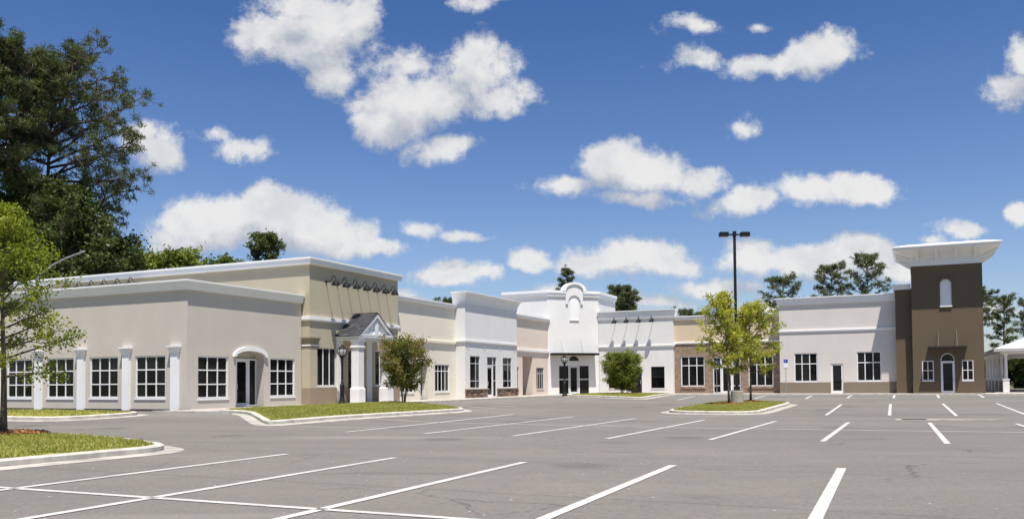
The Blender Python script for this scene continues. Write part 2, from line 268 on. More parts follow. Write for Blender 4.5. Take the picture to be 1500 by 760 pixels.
# ------------------------------------------------------------------ mesh helpers
class MB:
    def __init__(s, xf=None): s.v = []; s.f = []; s.xf = xf or (lambda p: p)
    def add(s, vs, fs):
        b = len(s.v); s.v += [s.xf(tuple(p)) for p in vs]; s.f += [tuple(b+i for i in f) for f in fs]; return s
    def box(s, a0, a1, b0, b1, c0, c1):
        vs = [(x, y, z) for z in (c0, c1) for (x, y) in ((a0, b0), (a1, b0), (a1, b1), (a0, b1))]
        return s.add(vs, [(0, 3, 2, 1), (4, 5, 6, 7), (0, 1, 5, 4), (1, 2, 6, 5), (2, 3, 7, 6), (3, 0, 4, 7)])
    def loft(s, rings, closed=True, caps=True):
        n = len(rings[0]); vs = [p for r in rings for p in r]; fs = []
        for i in range(len(rings)-1):
            for j in range(n if closed else n-1):
                k = (j+1) % n; fs.append((i*n+j, i*n+k, (i+1)*n+k, (i+1)*n+j))
        if caps and closed: fs.append(tuple(range(n-1, -1, -1))); fs.append(tuple((len(rings)-1)*n+j for j in range(n)))
        return s.add(vs, fs)
    def tube(s, path, r, n=8):
        rs = r if isinstance(r, (list, tuple)) else [r]*len(path); rings = []
        P = [Vector(p) for p in path]; prev = None
        for i, p in enumerate(P):
            t = (P[min(i+1, len(P)-1)]-P[max(i-1, 0)]).normalized()
            if prev is None:
                a = Vector((0, 0, 1)) if abs(t.z) < .9 else Vector((1, 0, 0)); x = t.cross(a).normalized()
            else: x = (prev - t*prev.dot(t)).normalized()
            prev = x; y = t.cross(x)
            rings.append([tuple(p+(x*cos(2*pi*k/n)+y*sin(2*pi*k/n))*rs[i]) for k in range(n)])
        return s.loft(rings)
    def lathe(s, prof, c=(0, 0, 0), n=16):
        return s.loft([[(c[0]+r*cos(2*pi*k/n), c[1]+r*sin(2*pi*k/n), c[2]+z) for k in range(n)] for r, z in prof])
    def sq(s, prof, c=(0, 0)):   # square section stacked profile: (half width, z)
        return s.loft([[(c[0]-r, c[1]-r, z), (c[0]+r, c[1]-r, z), (c[0]+r, c[1]+r, z), (c[0]-r, c[1]+r, z)] for r, z in prof])
    def poly(s, loops, d=0.0):   # flat polygon with holes in (s, z) at outward distance d
        tris = tessellate_polygon([[Vector((x, z, 0)) for x, z in l] for l in loops]); pts = [(x, d, z) for l in loops for x, z in l]
        return s.add(pts, tris)
    def extr(s, loop, d0, d1):   # solid from an (s, z) outline between two outward distances
        n = len(loop); tr = tessellate_polygon([[Vector((x, z, 0)) for x, z in loop]])
        vs = [(x, d0, z) for x, z in loop]+[(x, d1, z) for x, z in loop]
        return s.add(vs, [tuple(t) for t in tr]+[tuple(n+i for i in t) for t in tr]+[(i, (i+1) % n, n+(i+1) % n, n+i) for i in range(n)])
    def band(s, cs, cz, ri, ro, d0, d1, a0=0, a1=pi, n=20):   # arch band; ri / ro are (rx, rz)
        rings = []
        for i in range(n+1):
            a = a0+(a1-a0)*i/n
            rings.append([(cs+r[0]*cos(a), d, cz+r[1]*sin(a)) for r, d in ((ri, d0), (ro, d0), (ro, d1), (ri, d1))])
        return s.loft(rings)
    def build(s, name, m, parent=None, smooth=False, recalc=True, bevel=0):
        me = bpy.data.meshes.new(name); me.from_pydata(s.v, [], s.f); me.materials.append(m)
        if recalc or bevel:
            bm = bmesh.new(); bm.from_mesh(me)
            if bevel: bmesh.ops.bevel(bm, geom=list(bm.edges), offset=bevel, segments=2, affect='EDGES', clamp_overlap=True)
            bmesh.ops.recalc_face_normals(bm, faces=bm.faces); bm.to_mesh(me); bm.free()
        if smooth:
            me.polygons.foreach_set('use_smooth', [True]*len(me.polygons))
        o = bpy.data.objects.new(name, me); C.objects.link(o)
        if parent: o.parent = parent
        return o
def tag(o, label, cat, group=None, kind=None):
    if label: o['label'] = label
    if cat: o['category'] = cat
    if group: o['group'] = group
    if kind: o['kind'] = kind
    return o
def thing(name, label, cat, loc, rz=0, group=None):
    o = bpy.data.objects.new(name, None); C.objects.link(o); o.location = loc; o.rotation_euler = (0, 0, rz); o.empty_display_size = .2
    return tag(o, label, cat, group)
def copy_thing(t, loc, rz, label):
    r = t.copy(); C.objects.link(r); r.location = loc; r.rotation_euler = (0, 0, rz); r['label'] = label
    for c in list(t.children):
        k = c.copy(); C.objects.link(k); k.parent = r
        for g in c.children:
            d = g.copy(); C.objects.link(d); d.parent = k
    return r
def fast(name, verts, n, m, parent=None, smooth=False):
    me = bpy.data.meshes.new(name); nv = len(verts); nf = nv//n
    me.vertices.add(nv); me.vertices.foreach_set('co', np.asarray(verts, dtype=np.float32).ravel())
    me.loops.add(nv); me.loops.foreach_set('vertex_index', np.arange(nv, dtype=np.int32))
    me.polygons.add(nf); me.polygons.foreach_set('loop_start', np.arange(0, nv, n, dtype=np.int32)); me.polygons.foreach_set('loop_total', np.full(nf, n, dtype=np.int32))
    me.update(); me.validate(); me.materials.append(m)
    o = bpy.data.objects.new(name, me); C.objects.link(o)
    if parent: o.parent = parent
    return o

# ------------------------------------------------------------------ site: a runs north-east along the left wing, b runs towards it
CA, SA = .9063, .4226
def ab(a, b): return (SA*a-CA*b, CA*a+SA*b)
def toab(x, y): return (SA*x+CA*y, -CA*x+SA*y)
TA = [-400, 0, 17, 37, 56, 70, 400]; TZ = [-.42, -.42, -.45, -.58, -.39, -.11, -.11]
def sst(e0, e1, x):
    t = min(1, max(0, (x-e0)/(e1-e0))); return t*t*(3-2*t)
def gz(x, y):
    a, b = toab(x, y); z = float(np.interp(a, TA, TZ))+.005*min(max(b-1, -40), 40)
    d1 = hypot(max(29.3-b, 0), max(28.6-a, 0)); d = min(d1, max(74-a, 0)); w = sst(14, 3.2, d)
    return z*(1-w)-.13*w
def sheet(name, xs, ys, zf, m):
    me = bpy.data.meshes.new(name); nx = len(xs)
    v = [(x, y, zf(x, y)) for y in ys for x in xs]
    f = [(j*nx+i, j*nx+i+1, (j+1)*nx+i+1, (j+1)*nx+i) for j in range(len(ys)-1) for i in range(nx-1)]
    me.from_pydata(v, [], f); me.materials.append(m); me.polygons.foreach_set('use_smooth', [True]*len(me.polygons))
    o = bpy.data.objects.new(name, me); C.objects.link(o); o['kind'] = 'structure'; return o
far_x = [-3000, -1200, -500, -250, -150, -100]+list(range(-80, 100, 10))+[110, 160, 260, 520, 1200, 3000]
far_y = [-3000, -1000, -300, -100, -50]+list(range(-30, 140, 10))+[150, 200, 300, 600, 1300, 4000]
sheet('ground', far_x, far_y, lambda x, y: -.75, M['field'])
lot = sheet('parking_lot', list(np.arange(-45, 60.1, .7)), list(np.arange(-8, 100.1, .7)), gz, M['asphalt'])

def strip(path, w, name='parking_line', dz=.009):
    """painted stripe lying on the lot"""
    pts = []
    for (p, q) in zip(path[:-1], path[1:]):
        n = max(1, int(hypot(q[0]-p[0], q[1]-p[1])/.6)); pts += [(p[0]+(q[0]-p[0])*i/n, p[1]+(q[1]-p[1])*i/n) for i in range(n)]
    pts.append(path[-1]); vs = []
    for i, p in enumerate(pts):
        a = pts[max(i-1, 0)]; b = pts[min(i+1, len(pts)-1)]; l = hypot(b[0]-a[0], b[1]-a[1]); nx, ny = -(b[1]-a[1])/l*w/2, (b[0]-a[0])/l*w/2
        for sgn in (1, -1):
            x, y = p[0]+nx*sgn, p[1]+ny*sgn; vs.append((x, y, gz(x, y)+dz))
    b = MB(); b.add(vs, [(2*i, 2*i+1, 2*i+3, 2*i+2) for i in range(len(pts)-1)])
    return b.build(name, M['paint'], lot, recalc=False)
def ext(p, hd, l): return (p[0]+sin(radians(hd))*l, p[1]+cos(radians(hd))*l)
for tip, hd, l in [((5.65, 14.8), 203.6, 12.4), ((2.86, 15.37), 203.1, 12.4), ((.21, 16.02), 203.0, 12.4), ((-2.33, 17.03), 202.2, 12.4), ((-4.71, 17.96), 202.6, 12.4), ((8.35, 13.7), 204, 12.4)]:
    strip([tip, ext(tip, hd, l)], .15)
for p, q in [((-5.07, 26.09), (.04, 40.86)), ((-2.58, 25.19), (2.77, 38.87)), ((-.01, 24.0), (5.28, 36.69)), ((2.5, 22.83), (7.82, 35.02)), ((5.13, 22.38), (10.38, 33.87)),
             ((7.81, 21.69), (12.79, 32.73)), ((10.51, 20.8), (15.71, 32.41)), ((13.2, 19.8), (18.45, 31.5)), ((16.0, 18.7), (21.3, 30.4)),
             ((14.09, 38.63), (19.43, 50.71)), ((16.64, 37.95), (22.3, 50.68)), ((19.25, 37.27), (25.29, 50.5)), ((22.2, 37.0), (28.28, 50.18)), ((25, 36.1), (31, 49))]:
    strip([p, q], .14)
for p, q in [((20.02, 58.66), (22.83, 65.2)), ((22.92, 58.8), (25.75, 65.0)), ((25.7, 57.9), (28.75, 64.6)), ((28.4, 57.2), (31.7, 64.1)), ((31.0, 56.5), (34.3, 63.3)), ((33.9, 55.8), (37.1, 62.4)),
             ((11.42, 59.53), (13.9, 65.4)), ((16.88, 59.94), (19.4, 65.6))]:
    strip([p, q], .15)
strip([(-9.4, 13.25), (-7.36, 12.37), (-4.66, 11.21), (-.58, 9.45), (8, 5.8)], .13)
strip([(-5.4, 33.95), (5.65, 28.57), (15.31, 25.75), (24, 23.0)], .13)
strip([(14.6, 45.6), (25.63, 43.07), (36, 40.5)], .12)
for a in (41.6, 44.3, 47.0, 49.8, 52.5, 55.2, 57.9): strip([ab(a, 25.2), ab(a-.9, 20.0)], .14)
strip([(8.3, 57.2), (9.7, 56.6)], .13)

def offset_loop(L, d):
    """inset of a closed counter-clockwise loop"""
    n = len(L); out = []
    for i in range(n):
        p0, p1, p2 = L[i-1], L[i], L[(i+1) % n]
        def nr(a, b):
            l = hypot(b[0]-a[0], b[1]-a[1]) or 1; return (-(b[1]-a[1])/l, (b[0]-a[0])/l)
        n1, n2 = nr(p0, p1), nr(p1, p2); k = 1+n1[0]*n2[0]+n1[1]*n2[1]; k = max(k, .4)
        out.append((p1[0]+(n1[0]+n2[0])/k*d, p1[1]+(n1[1]+n2[1])/k*d))
    return out
def rounded(P, R):
    out = []; n = len(P)
    for i in range(n):
        p0, p1, p2 = Vector(P[i-1]), Vector(P[i]), Vector(P[(i+1) % n]); r = R[i] if isinstance(R, list) else R
        a = (p0-p1); b = (p2-p1); t = min(r, a.length*.48, b.length*.48); A = p1+a.normalized()*t; B = p1+b.normalized()*t
        for k in range(9):
            u = k/8; q = A*(1-u)**2+p1*2*u*(1-u)+B*u*u; out.append((q.x, q.y))
    return out
def dense(L, step=.8):
    out = []
    for i in range(len(L)):
        p, q = L[i], L[(i+1) % len(L)]; n = max(1, int(hypot(q[0]-p[0], q[1]-p[1])/step))
        out += [(p[0]+(q[0]-p[0])*k/n, p[1]+(q[1]-p[1])*k/n) for k in range(n)]
    return out
def area(L): return .5*sum(L[i-1][0]*L[i][1]-L[i][0]*L[i-1][1] for i in range(len(L)))
def inside(L, X, Y):
    L = np.array(L); r = np.zeros(len(X), bool); j = len(L)-1
    for i in range(len(L)):
        c = ((L[i, 1] > Y) != (L[j, 1] > Y)); xi = (L[j, 0]-L[i, 0])*(Y-L[i, 1])/((L[j, 1]-L[i, 1]) if L[j, 1] != L[i, 1] else 1e-9)+L[i, 0]
        r ^= c & (X < xi); j = i
    return r
GZV = np.vectorize(gz)
rng = np.random.RandomState(7)
def island(label, P, R, nblade, hump=.05, gut=.42, blade=.055):
    L = rounded([ab(*p) for p in P], R)
    if area(L) < 0: L = L[::-1]
    L = dense(L)
    out = L; face = offset_loop(L, gut); top0 = offset_loop(L, gut+.05); top1 = offset_loop(L, gut+.20); lw = offset_loop(L, gut+.22)
    base = [gz(*p) for p in L]
    r0 = [(p[0], p[1], gz(*p)+.006) for p in out]; r1 = [(p[0], p[1], gz(*p)+.02) for p in face]
    g = MB(); g.loft([r0, r1], True, False); go = g.build('gutter', M['gutter'], None, recalc=False); go['kind'] = 'structure'
    k = MB(); k.loft([[(p[0], p[1], gz(*p)-.05) for p in face], [(p[0], p[1], gz(*p)+.12) for p in face], [(p[0], p[1], gz(*p)+.15) for p in top0], [(p[0], p[1], gz(*p)+.15) for p in top1], [(p[0], p[1], gz(*p)-.05) for p in top1]], True, False)
    ko = k.build('kerb', M['concrete'], None, recalc=False); ko['kind'] = 'structure'
    # soil and turf inside, gently crowned
    rings = []; c = np.mean(np.array(lw), axis=0)
    fr = [0, .06, .15, .3, .5, .72, .9]
    for t in fr:
        rings.append([(p[0]+(c[0]-p[0])*t, p[1]+(c[1]-p[1])*t, gz(p[0]+(c[0]-p[0])*t, p[1]+(c[1]-p[1])*t)+.135+hump*sst(0, .4, t)) for p in offset_loop(L, gut+.19)])
    t = MB(); t.loft(rings, True, False); n = len(L); t.add(rings[-1], [tuple(range(n))])
    to = t.build('turf', M['lawn'], None, smooth=True, recalc=False); to['kind'] = 'structure'
    # blades
    A = np.array(lw); lo, hi = A.min(0), A.max(0)
    X = rng.uniform(lo[0], hi[0], nblade*2); Y = rng.uniform(lo[1], hi[1], nblade*2); ok = inside(lw, X, Y); X, Y = X[ok][:nblade], Y[ok][:nblade]
    # distance weight for the crown of the mound is small, use a constant lift
    D = np.min(np.hypot(X[:, None]-A[None, ::2, 0], Y[:, None]-A[None, ::2, 1]), axis=1)
    Z = GZV(X, Y)+.13+hump*np.clip(D/1.2, 0, 1)
    h = blade*rng.uniform(.6, 1.5, len(X)); w = blade*.28; an = rng.uniform(0, 2*pi, len(X)); ln = rng.normal(0, .6, (len(X), 2))*h[:, None]
    v = np.zeros((len(X), 3, 3)); v[:, 0] = np.stack([X-np.cos(an)*w, Y-np.sin(an)*w, Z], 1); v[:, 1] = np.stack([X+np.cos(an)*w, Y+np.sin(an)*w, Z], 1); v[:, 2] = np.stack([X+ln[:, 0], Y+ln[:, 1], Z+h], 1)
    go = fast('grass', v.reshape(-1, 3), 3, M['blade']); go['kind'] = 'stuff'; tag(go, label, 'grass')
def ztop(x, y): return gz(x, y)+.18
def mulch(x, y, r, label, n=260):
    z = ztop(x, y); k = 14; b = MB()
    b.loft([[(x+rr*cos(2*pi*i/k)*(1+.12*sin(3*i+r)), y+rr*sin(2*pi*i/k)*(1+.12*sin(3*i+r)), z+h) for i in range(k)] for rr, h in ((r, -.03), (r*.8, .035), (r*.4, .06), (.03, .05))])
    g = np.random.RandomState(int(r*100)+n); rr = r*1.1*np.sqrt(g.uniform(0, 1, n)); th = g.uniform(0, 2*pi, n); 
    for i in range(n):
        px, py = x+rr[i]*cos(th[i]), y+rr[i]*sin(th[i]); h = .06*(1-(rr[i]/r/1.1)**2)+.01; a = g.uniform(0, pi); l, w = g.uniform(.03, .09), g.uniform(.012, .03); dx, dy = cos(a), sin(a)
        t = g.uniform(-.03, .03)
        q = [(px-dx*l-dy*w, py-dy*l+dx*w, z+h-t), (px-dx*l+dy*w, py-dy*l-dx*w, z+h-t), (px+dx*l+dy*w, py+dy*l-dx*w, z+h+t+.01), (px+dx*l-dy*w, py+dy*l+dx*w, z+h+t+.01)]
        b.add(q+[(p[0], p[1], p[2]+.02) for p in q], [(0, 1, 2, 3), (4, 5, 6, 7), (0, 1, 5, 4), (1, 2, 6, 5), (2, 3, 7, 6), (3, 0, 4, 7)])
    o = b.build('mulch', M['mulch']); tag(o, label, 'mulch', None, 'stuff'); return o

island('grass on the kerbed island at the left edge under the leafy tree', [(5, 14.2), (14.2, 14.2), (16.1, 18.5), (16.3, 30), (5, 30)], [1.5, 1.3, 3, 2, 1], 60000)
island('thin strip of grass on the kerbed island along the greige shop', [(20.6, 27.2), (25.6, 27.2), (25.6, 48), (20.6, 48)], [2.2, 2.2, 1, 1], 14000)
island('grass on the long kerbed island before the tan shop and portico', [(22.0, 19.5), (37.9, 19.5), (39.3, 22.0), (41.3, 26.9), (27.2, 26.9), (26.6, 24.6)], [2.0, 1.6, .5, .8, .6, 1.2], 52000)
island('grass on the kerbed island round the rounded shrub by the white shops', [(58.2, 17.0), (70.6, 17.6), (70.8, 25.6), (64, 25.8)], [2, 1.0, 1, 2], 14000)
island('grass on the oval kerbed island around the tall black light pole', [(40.0, 6.1), (54.6, 6.1), (54.6, 11.4), (40.0, 11.4)], [2.4, 2.4, 2.4, 2.4], 30000)

# sidewalk round the L of shops, with its kerb
def slab(name, P, z1, m):
    L = [ab(*p) for p in P]
    if area(L) < 0: L = L[::-1]
    b = MB(); b.loft([[(x, y, -.5) for x, y in L], [(x, y, z1-.015) for x, y in L], [(x, y, z1) for x, y in offset_loop(L, .015)]]); o = b.build(name, m); o['kind'] = 'structure'; return o
slab('sidewalk', [(26.75, 29.2), (26.75, 25.0), (27.2, 26.75), (41.4, 26.75), (71.2, 26.75), (71.2, 17.5), (71.2, -30), (76, -30), (76, 31), (28.8, 31), (28.8, 29.2)], -.03, M['walk'])
def kerb_line(P, name='kerb'):
    L = [ab(*p) for p in P]; b = MB(); vs = []
    n = len(L)
    for i, p in enumerate(L):
        a, c = L[max(i-1, 0)], L[min(i+1, n-1)]; l = hypot(c[0]-a[0], c[1]-a[1]); nx, ny = -(c[1]-a[1])/l, (c[0]-a[0])/l
        vs.append([(p[0]+nx*t, p[1]+ny*t, z) for t, z in ((-.012, -.45), (-.012, -.045), (.02, -.022), (.16, -.022), (.16, -.45))])
    b.loft(vs, True, True); o = b.build(name, M['concrete']); o['kind'] = 'structure'
kerb_line([(26.75, 29.3), (26.75, 25.0)][::-1]); kerb_line([(41.6, 26.75), (71.2, 26.75)]); kerb_line([(71.2, 26.75), (71.2, -30)])

# ------------------------------------------------------------------ buildings
P0 = np.array((-12.9734, 41.6)); U0 = np.array((sin(radians(25)), cos(radians(25)))); N0 = np.array((U0[1], -U0[0]))
PB = np.array((7.888, 77.991)); U7 = np.array((sin(radians(115)), cos(radians(115)))); N7 = np.array((U7[1], -U7[0]))
CORNER6 = P0+U0*38.27
def front(s): return MB(s)
FR = lambda p: (p[0], -p[1], p[2])                       # (s, outward, z) on the front of a building
def LEFT(x=0): return lambda p: (x-p[1], -p[0], p[2])      # left flank: s runs from the back (negative) to the front corner at 0
def RIGHT(x): return lambda p: (x+p[1], p[0], p[2])        # right flank: s runs from the front corner backwards
def shop(name, label, P, hd):
    return thing(name, label, 'building', (P[0], P[1], 0), radians(90-hd))
def rect(s0, s1, z0, z1): return [(s0, z0), (s1, z0), (s1, z1), (s0, z1)]
def arch(s0, s1, z0, zs, zt, n=14):
    c, r = (s0+s1)/2, (s1-s0)/2
    return [(s0, z0), (s1, z0)]+[(c+r*cos(pi*i/n), zs+(zt-zs)*sin(pi*i/n)) for i in range(n+1)]
def wall(parent, face, s0, s1, z1, m, holes=(), z0=-.35, rev=.14, d=0, name='wall', outer=None, revs=None):
    b = MB(face); b.poly([outer or rect(s0, s1, z0, z1)]+[h for h in holes], d)
    for k, h in enumerate(holes):
        rv = revs[k] if revs else rev
        n = len(h); b.add([(x, d, z) for x, z in h]+[(x, d-rv, z) for x, z in h], [(i, (i+1) % n, n+(i+1) % n, n+i) for i in range(n)])
    return b.build(name, m, parent, recalc=False)
def false_front(parent, w, dep, h, m, low, fd=1.0):
    """tall front with short returns and a lower block behind it"""
    mass(parent, w, fd, h, m, h-.5); b = MB()
    for p, q in (((.04, fd), (.04, dep)), ((w-.04, fd), (w-.04, dep)), ((.04, dep), (w-.04, dep))): b.add([(*p, -.35), (*q, -.35), (*q, low), (*p, low)], [(0, 1, 2, 3)])
    b.build('wall', m, parent, recalc=False); MB().box(.05, w-.05, fd+.01, dep-.02, low-.3, low-.1).build('roof', M['roof'], parent)
def mass(parent, w, dep, h, m, roof_z, back=.35):
    """flanks, back and flat roof of the block behind a front wall (outer faces at s=0 and s=w)"""
    b = MB(); b.add([(0, 0, -.35), (0, dep, -.35), (0, dep, h), (0, 0, h)], [(0, 1, 2, 3)]); b.add([(w, 0, -.35), (w, dep, -.35), (w, dep, h), (w, 0, h)], [(0, 1, 2, 3)]); b.add([(0, dep, -.35), (w, dep, -.35), (w, dep, h), (0, dep, h)], [(0, 1, 2, 3)])
    b.build('wall', m, parent, recalc=False)
    MB().box(.03, w-.03, .03, dep-.03, roof_z-.2, roof_z).build('roof', M['roof'], parent)
def sweep(parent, path, prof, m, name='cornice'):
    """profile (outward, z) run along a plan path, outward to the right of travel, mitred"""
    rings = []; n = len(path)
    for i, p in enumerate(path):
        def nr(a, b):
            l = hypot(b[0]-a[0], b[1]-a[1]); return ((b[1]-a[1])/l, -(b[0]-a[0])/l)
        n1 = nr(path[i-1], p) if i else nr(p, path[1]); n2 = nr(p, path[i+1]) if i < n-1 else n1
        k = 1+n1[0]*n2[0]+n1[1]*n2[1]; mx, my = (n1[0]+n2[0])/k, (n1[1]+n2[1])/k
        rings.append([(p[0]+mx*d, p[1]+my*d, z) for d, z in prof])
    b = MB(); b.loft(rings); return b.build(name, m, parent)
def cornice_prof(zt, zb, d, lip=.07, cove=.05, back=.25):
    """thin lip above a face that slopes back down to the wall"""
    return [(-back, zt), (d, zt), (d, zt-lip), (d-.02, zt-lip-.01), (cove+.035, zb+.03), (cove+.035, zb), (-.05, zb), (-back, zt-.3)]
def fascia_prof(zt, zb, d, lip=.07, back=.25):
    """nearly upright fascia under a small lip"""
    return [(-back, zt), (d, zt), (d, zt-lip), (d-.035, zt-lip-.015), (d-.06, zb+.06), (d-.10, zb), (-.05, zb), (-back, zt-.3)]
def cove_prof(zt, zb, d, lip=.06, back=.25):
    h = zt-lip-zb; return [(-back, zt), (d, zt), (d, zt-lip)]+[(.02+(d-.04)*(1-sin(t*pi/2))**1.15, zt-lip-h*t) for t in (.02, .15, .3, .5, .75, 1)]+[(-.05, zb), (-back, zt-.3)]
def belt_prof(zt, zb, d): return [(-.04, zt), (d, zt-.02), (d, zb+.07), (d*.55, zb+.05), (d*.4, zb), (-.04, zb)]
def panes(parent, face, ss, zs, d, g=None):
    for i in range(len(ss)-1):
        for j in range(len(zs)-1):
            MB(face).box(ss[i], ss[i+1], d-.012, d, zs[j], zs[j+1]).build('pane', g or M['glass'], parent)
def window(parent, face, s0, s1, z0, z1, vs=(), hs=(), fw=.07, mw=.055, rec=.12, m=None, sill=.06, d=0):
    m = m or M['frame']; b = MB(face); D0, D1 = d-rec, d-rec+.07
    b.box(s0, s0+fw, D0, D1, z0, z1); b.box(s1-fw, s1, D0, D1, z0, z1); b.box(s0+fw, s1-fw, D0, D1-.003, z0, z0+fw); b.box(s0+fw, s1-fw, D0, D1-.003, z1-fw, z1)
    for v in vs: b.box(v-mw/2, v+mw/2, D0+.01, D1-.006, z0+fw, z1-fw)
    cuts = [s0+fw]+[v for v in vs]+[s1-fw]
    for h in hs:
        for i in range(len(cuts)-1): b.box(cuts[i]+(mw/2 if i else 0), cuts[i+1]-(mw/2 if i < len(cuts)-2 else 0), D0+.01, D1-.009, h-mw/2, h+mw/2)
    w = b.build('window', m, parent)
    S = [s0+fw]; 
    for v in vs: S += [v-mw/2, v+mw/2]
    S.append(s1-fw); Z = [z0+fw]
    for h in hs: Z += [h-mw/2, h+mw/2]
    Z.append(z1-fw)
    for i in range(0, len(S), 2):
        for j in range(0, len(Z), 2): MB(face).box(S[i], S[i+1], D0+.02, D0+.032, Z[j], Z[j+1]).build('pane', M['glass'], w)
    if sill: MB(face).box(s0-.03, s1+.03, d-rec+.07, d+.035, z0-.075, z0).build('sill', m if m is not M['dframe'] else M['white'], w)
    return w
def door(parent, face, s0, s1, z0, z1, rec=.12, m=None, fw=.09, hand=1, d=0, kick=.18, rail=True):
    m = m or M['frame']; D0, D1 = d-rec, d-rec+.07; b = MB(face)
    b.box(s0, s0+.055, D0-.01, D1+.012, z0, z1); b.box(s1-.055, s1, D0-.01, D1+.012, z0, z1); b.box(s0+.055, s1-.055, D0-.01, D1+.01, z1-.06, z1)
    a, e = s0+.06, s1-.06
    b.box(a, a+fw, D0, D1, z0+.01, z1-.065); b.box(e-fw, e, D0, D1, z0+.01, z1-.065); b.box(a+fw, e-fw, D0, D1-.004, z0+.01, z0+kick); b.box(a+fw, e-fw, D0, D1-.004, z1-.065-fw, z1-.065)
    o = b.build('door', m, parent)
    MB(face).box(a+fw, e-fw, D0+.02, D0+.034, z0+kick, z1-.065-fw).build('pane', M['glass'], o)
    hx = a+fw*.5 if hand < 0 else e-fw*.5; hz = z0+1.0
    MB(face).tube([(hx, D1, hz-.15), (hx, D1+.06, hz-.15), (hx, D1+.07, hz), (hx, D1+.06, hz+.15), (hx, D1, hz+.15)], .016, 6).build('handle', M['alu'], o)
    if rail: MB(face).box(a+fw, e-fw, D0+.034, D0+.07, z0+.98, z0+1.02).build('push_bar', M['dframe'], o)
    return o
def gooseneck(parent, face, s, z, out=.64):
    b = MB(face); b.loft([[(s+.075*cos(k*pi/4), dd, z+.075*sin(k*pi/4)) for k in range(8)] for dd in (0, .04)])
    path = [(s, .03, z)]+[(s, out*q, z+e) for q, e in ((.3, .0), (.58, .09), (.72, .25), (.82, .30), (.93, .27), (1, .14), (1, .03))]
    b.tube(path, .022, 6); o = b.build('gooseneck_lamp', M['black'], parent)
    sh = MB(face); prof = [(.03, .06), (.06, .02), (.13, -.05), (.20, -.15), (.24, -.24), (.23, -.24), (.13, -.13), (.06, -.05)]
    tilt = .25
    sh.loft([[(s+r*cos(k*pi/6), out+r*sin(k*pi/6)-zz*0-(.0), z+zz+.02) for k in range(12)] for r, zz in prof]); sh.build('shade', M['shade'], o)
    MB(face).loft([[(s+r*cos(k*pi/4), out+r*sin(k*pi/4), z+zz) for k in range(8)] for r, zz in ((.02, -.03), (.04, -.07), (.03, -.11), (.01, -.13))]).build('bulb', M['inner'], o)
    return o

# --- greige shop at the corner of the lot
t = shop('greige_shop', 'greige stucco shop with white pilasters and arched glass door, at the left', P0-U0*3.64, 25)
g3 = lambda s0, s1: [s0+(s1-s0)/3, s0+2*(s1-s0)/3]
S = lambda s: s+3.64
fw2 = [(S(.64), S(2.56)), (S(5.48), S(7.38))]
fw2 = [(a-3.64+0.0, b-3.64+0.0) for a, b in fw2]
E2 = 7.9
holes = [rect(a, b, .43, 2.38) for a, b in fw2]+[arch(3.04, 5.04, -.03, 2.40, 2.70)]
wall(t, FR, 0, E2, 5.4, M['greige'], holes, rev=.14, revs=[.14, .14, .58])
for a, b in fw2: window(t, FR, a, b, .43, 2.38, g3(a, b), [1.08, 1.73])
d_ = MB(FR); d_.extr(rect(3.03, 5.05, -.05, 2.70), -.62, -.59); d_.build('wall', M['greige'], t)
door(t, FR, 3.5, 4.44, -.03, 2.32, rec=.55, m=M['frame'], hand=-1, rail=False)
window(t, FR, 4.45, 5.02, -.02, 2.32, [], [], rec=.55, sill=0); window(t, FR, 3.06, 3.49, -.02, 2.32, [], [], rec=.55, sill=0)
MB(FR).band(4.04, 2.40, (1.02, .29), (1.2, .50), -.05, .10, 0, pi, 18).build('arch_moulding', M['trim'], t)
LW = 26.0
fw1 = [(-3.22, -1.31), (-6.23, -4.33), (-9.23, -7.34), (-12.23, -10.34), (-15.23, -13.34), (-18.2, -16.3), (-21.2, -19.3), (-24.2, -22.3)]
wall(t, LEFT(), -LW, 0, 5.4, M['greige'], [rect(a, b, .47, 2.41) for a, b in fw1])
for a, b in fw1: window(t, LEFT(), a, b, .47, 2.41, g3(a, b), [1.115, 1.765])
for i in range(9):
    c = -.68-3.03*i
    p = MB(LEFT()); p.box(c-.21, c+.21, 0, .13, -.09, 2.5); p.loft([[(c-.21-e, 0, z), (c+.21+e, 0, z), (c+.21+e, .13+e, z), (c-.21-e, .13+e, z)] for e, z in ((.0, 2.5), (.02, 2.52), (.10, 2.74), (.12, 2.76), (.12, 2.82))])
    p.build('pilaster', M['trim'], t, bevel=0)
b = MB(); b.box(-.015, .2, -.012, LW, -.34, -.03); b.build('foundation', M['found'], t)
sweep(t, [(0, LW), (0, 0), (E2+.02, 0)], cornice_prof(5.77, 5.32, .24), M['trim'])
b = MB(); b.add([(E2, 0, -.35), (E2, LW, -.35), (E2, LW, 5.4), (E2, 0, 5.4)], [(0, 1, 2, 3)]); b.add([(0, LW, -.35), (E2, LW, -.35), (E2, LW, 5.4), (0, LW, 5.4)], [(0, 1, 2, 3)]); b.build('wall', M['greige'], t, recalc=False)
MB().box(.05, E2-.05, .05, LW-.05, 5.0, 5.2).build('roof', M['roof'], t)

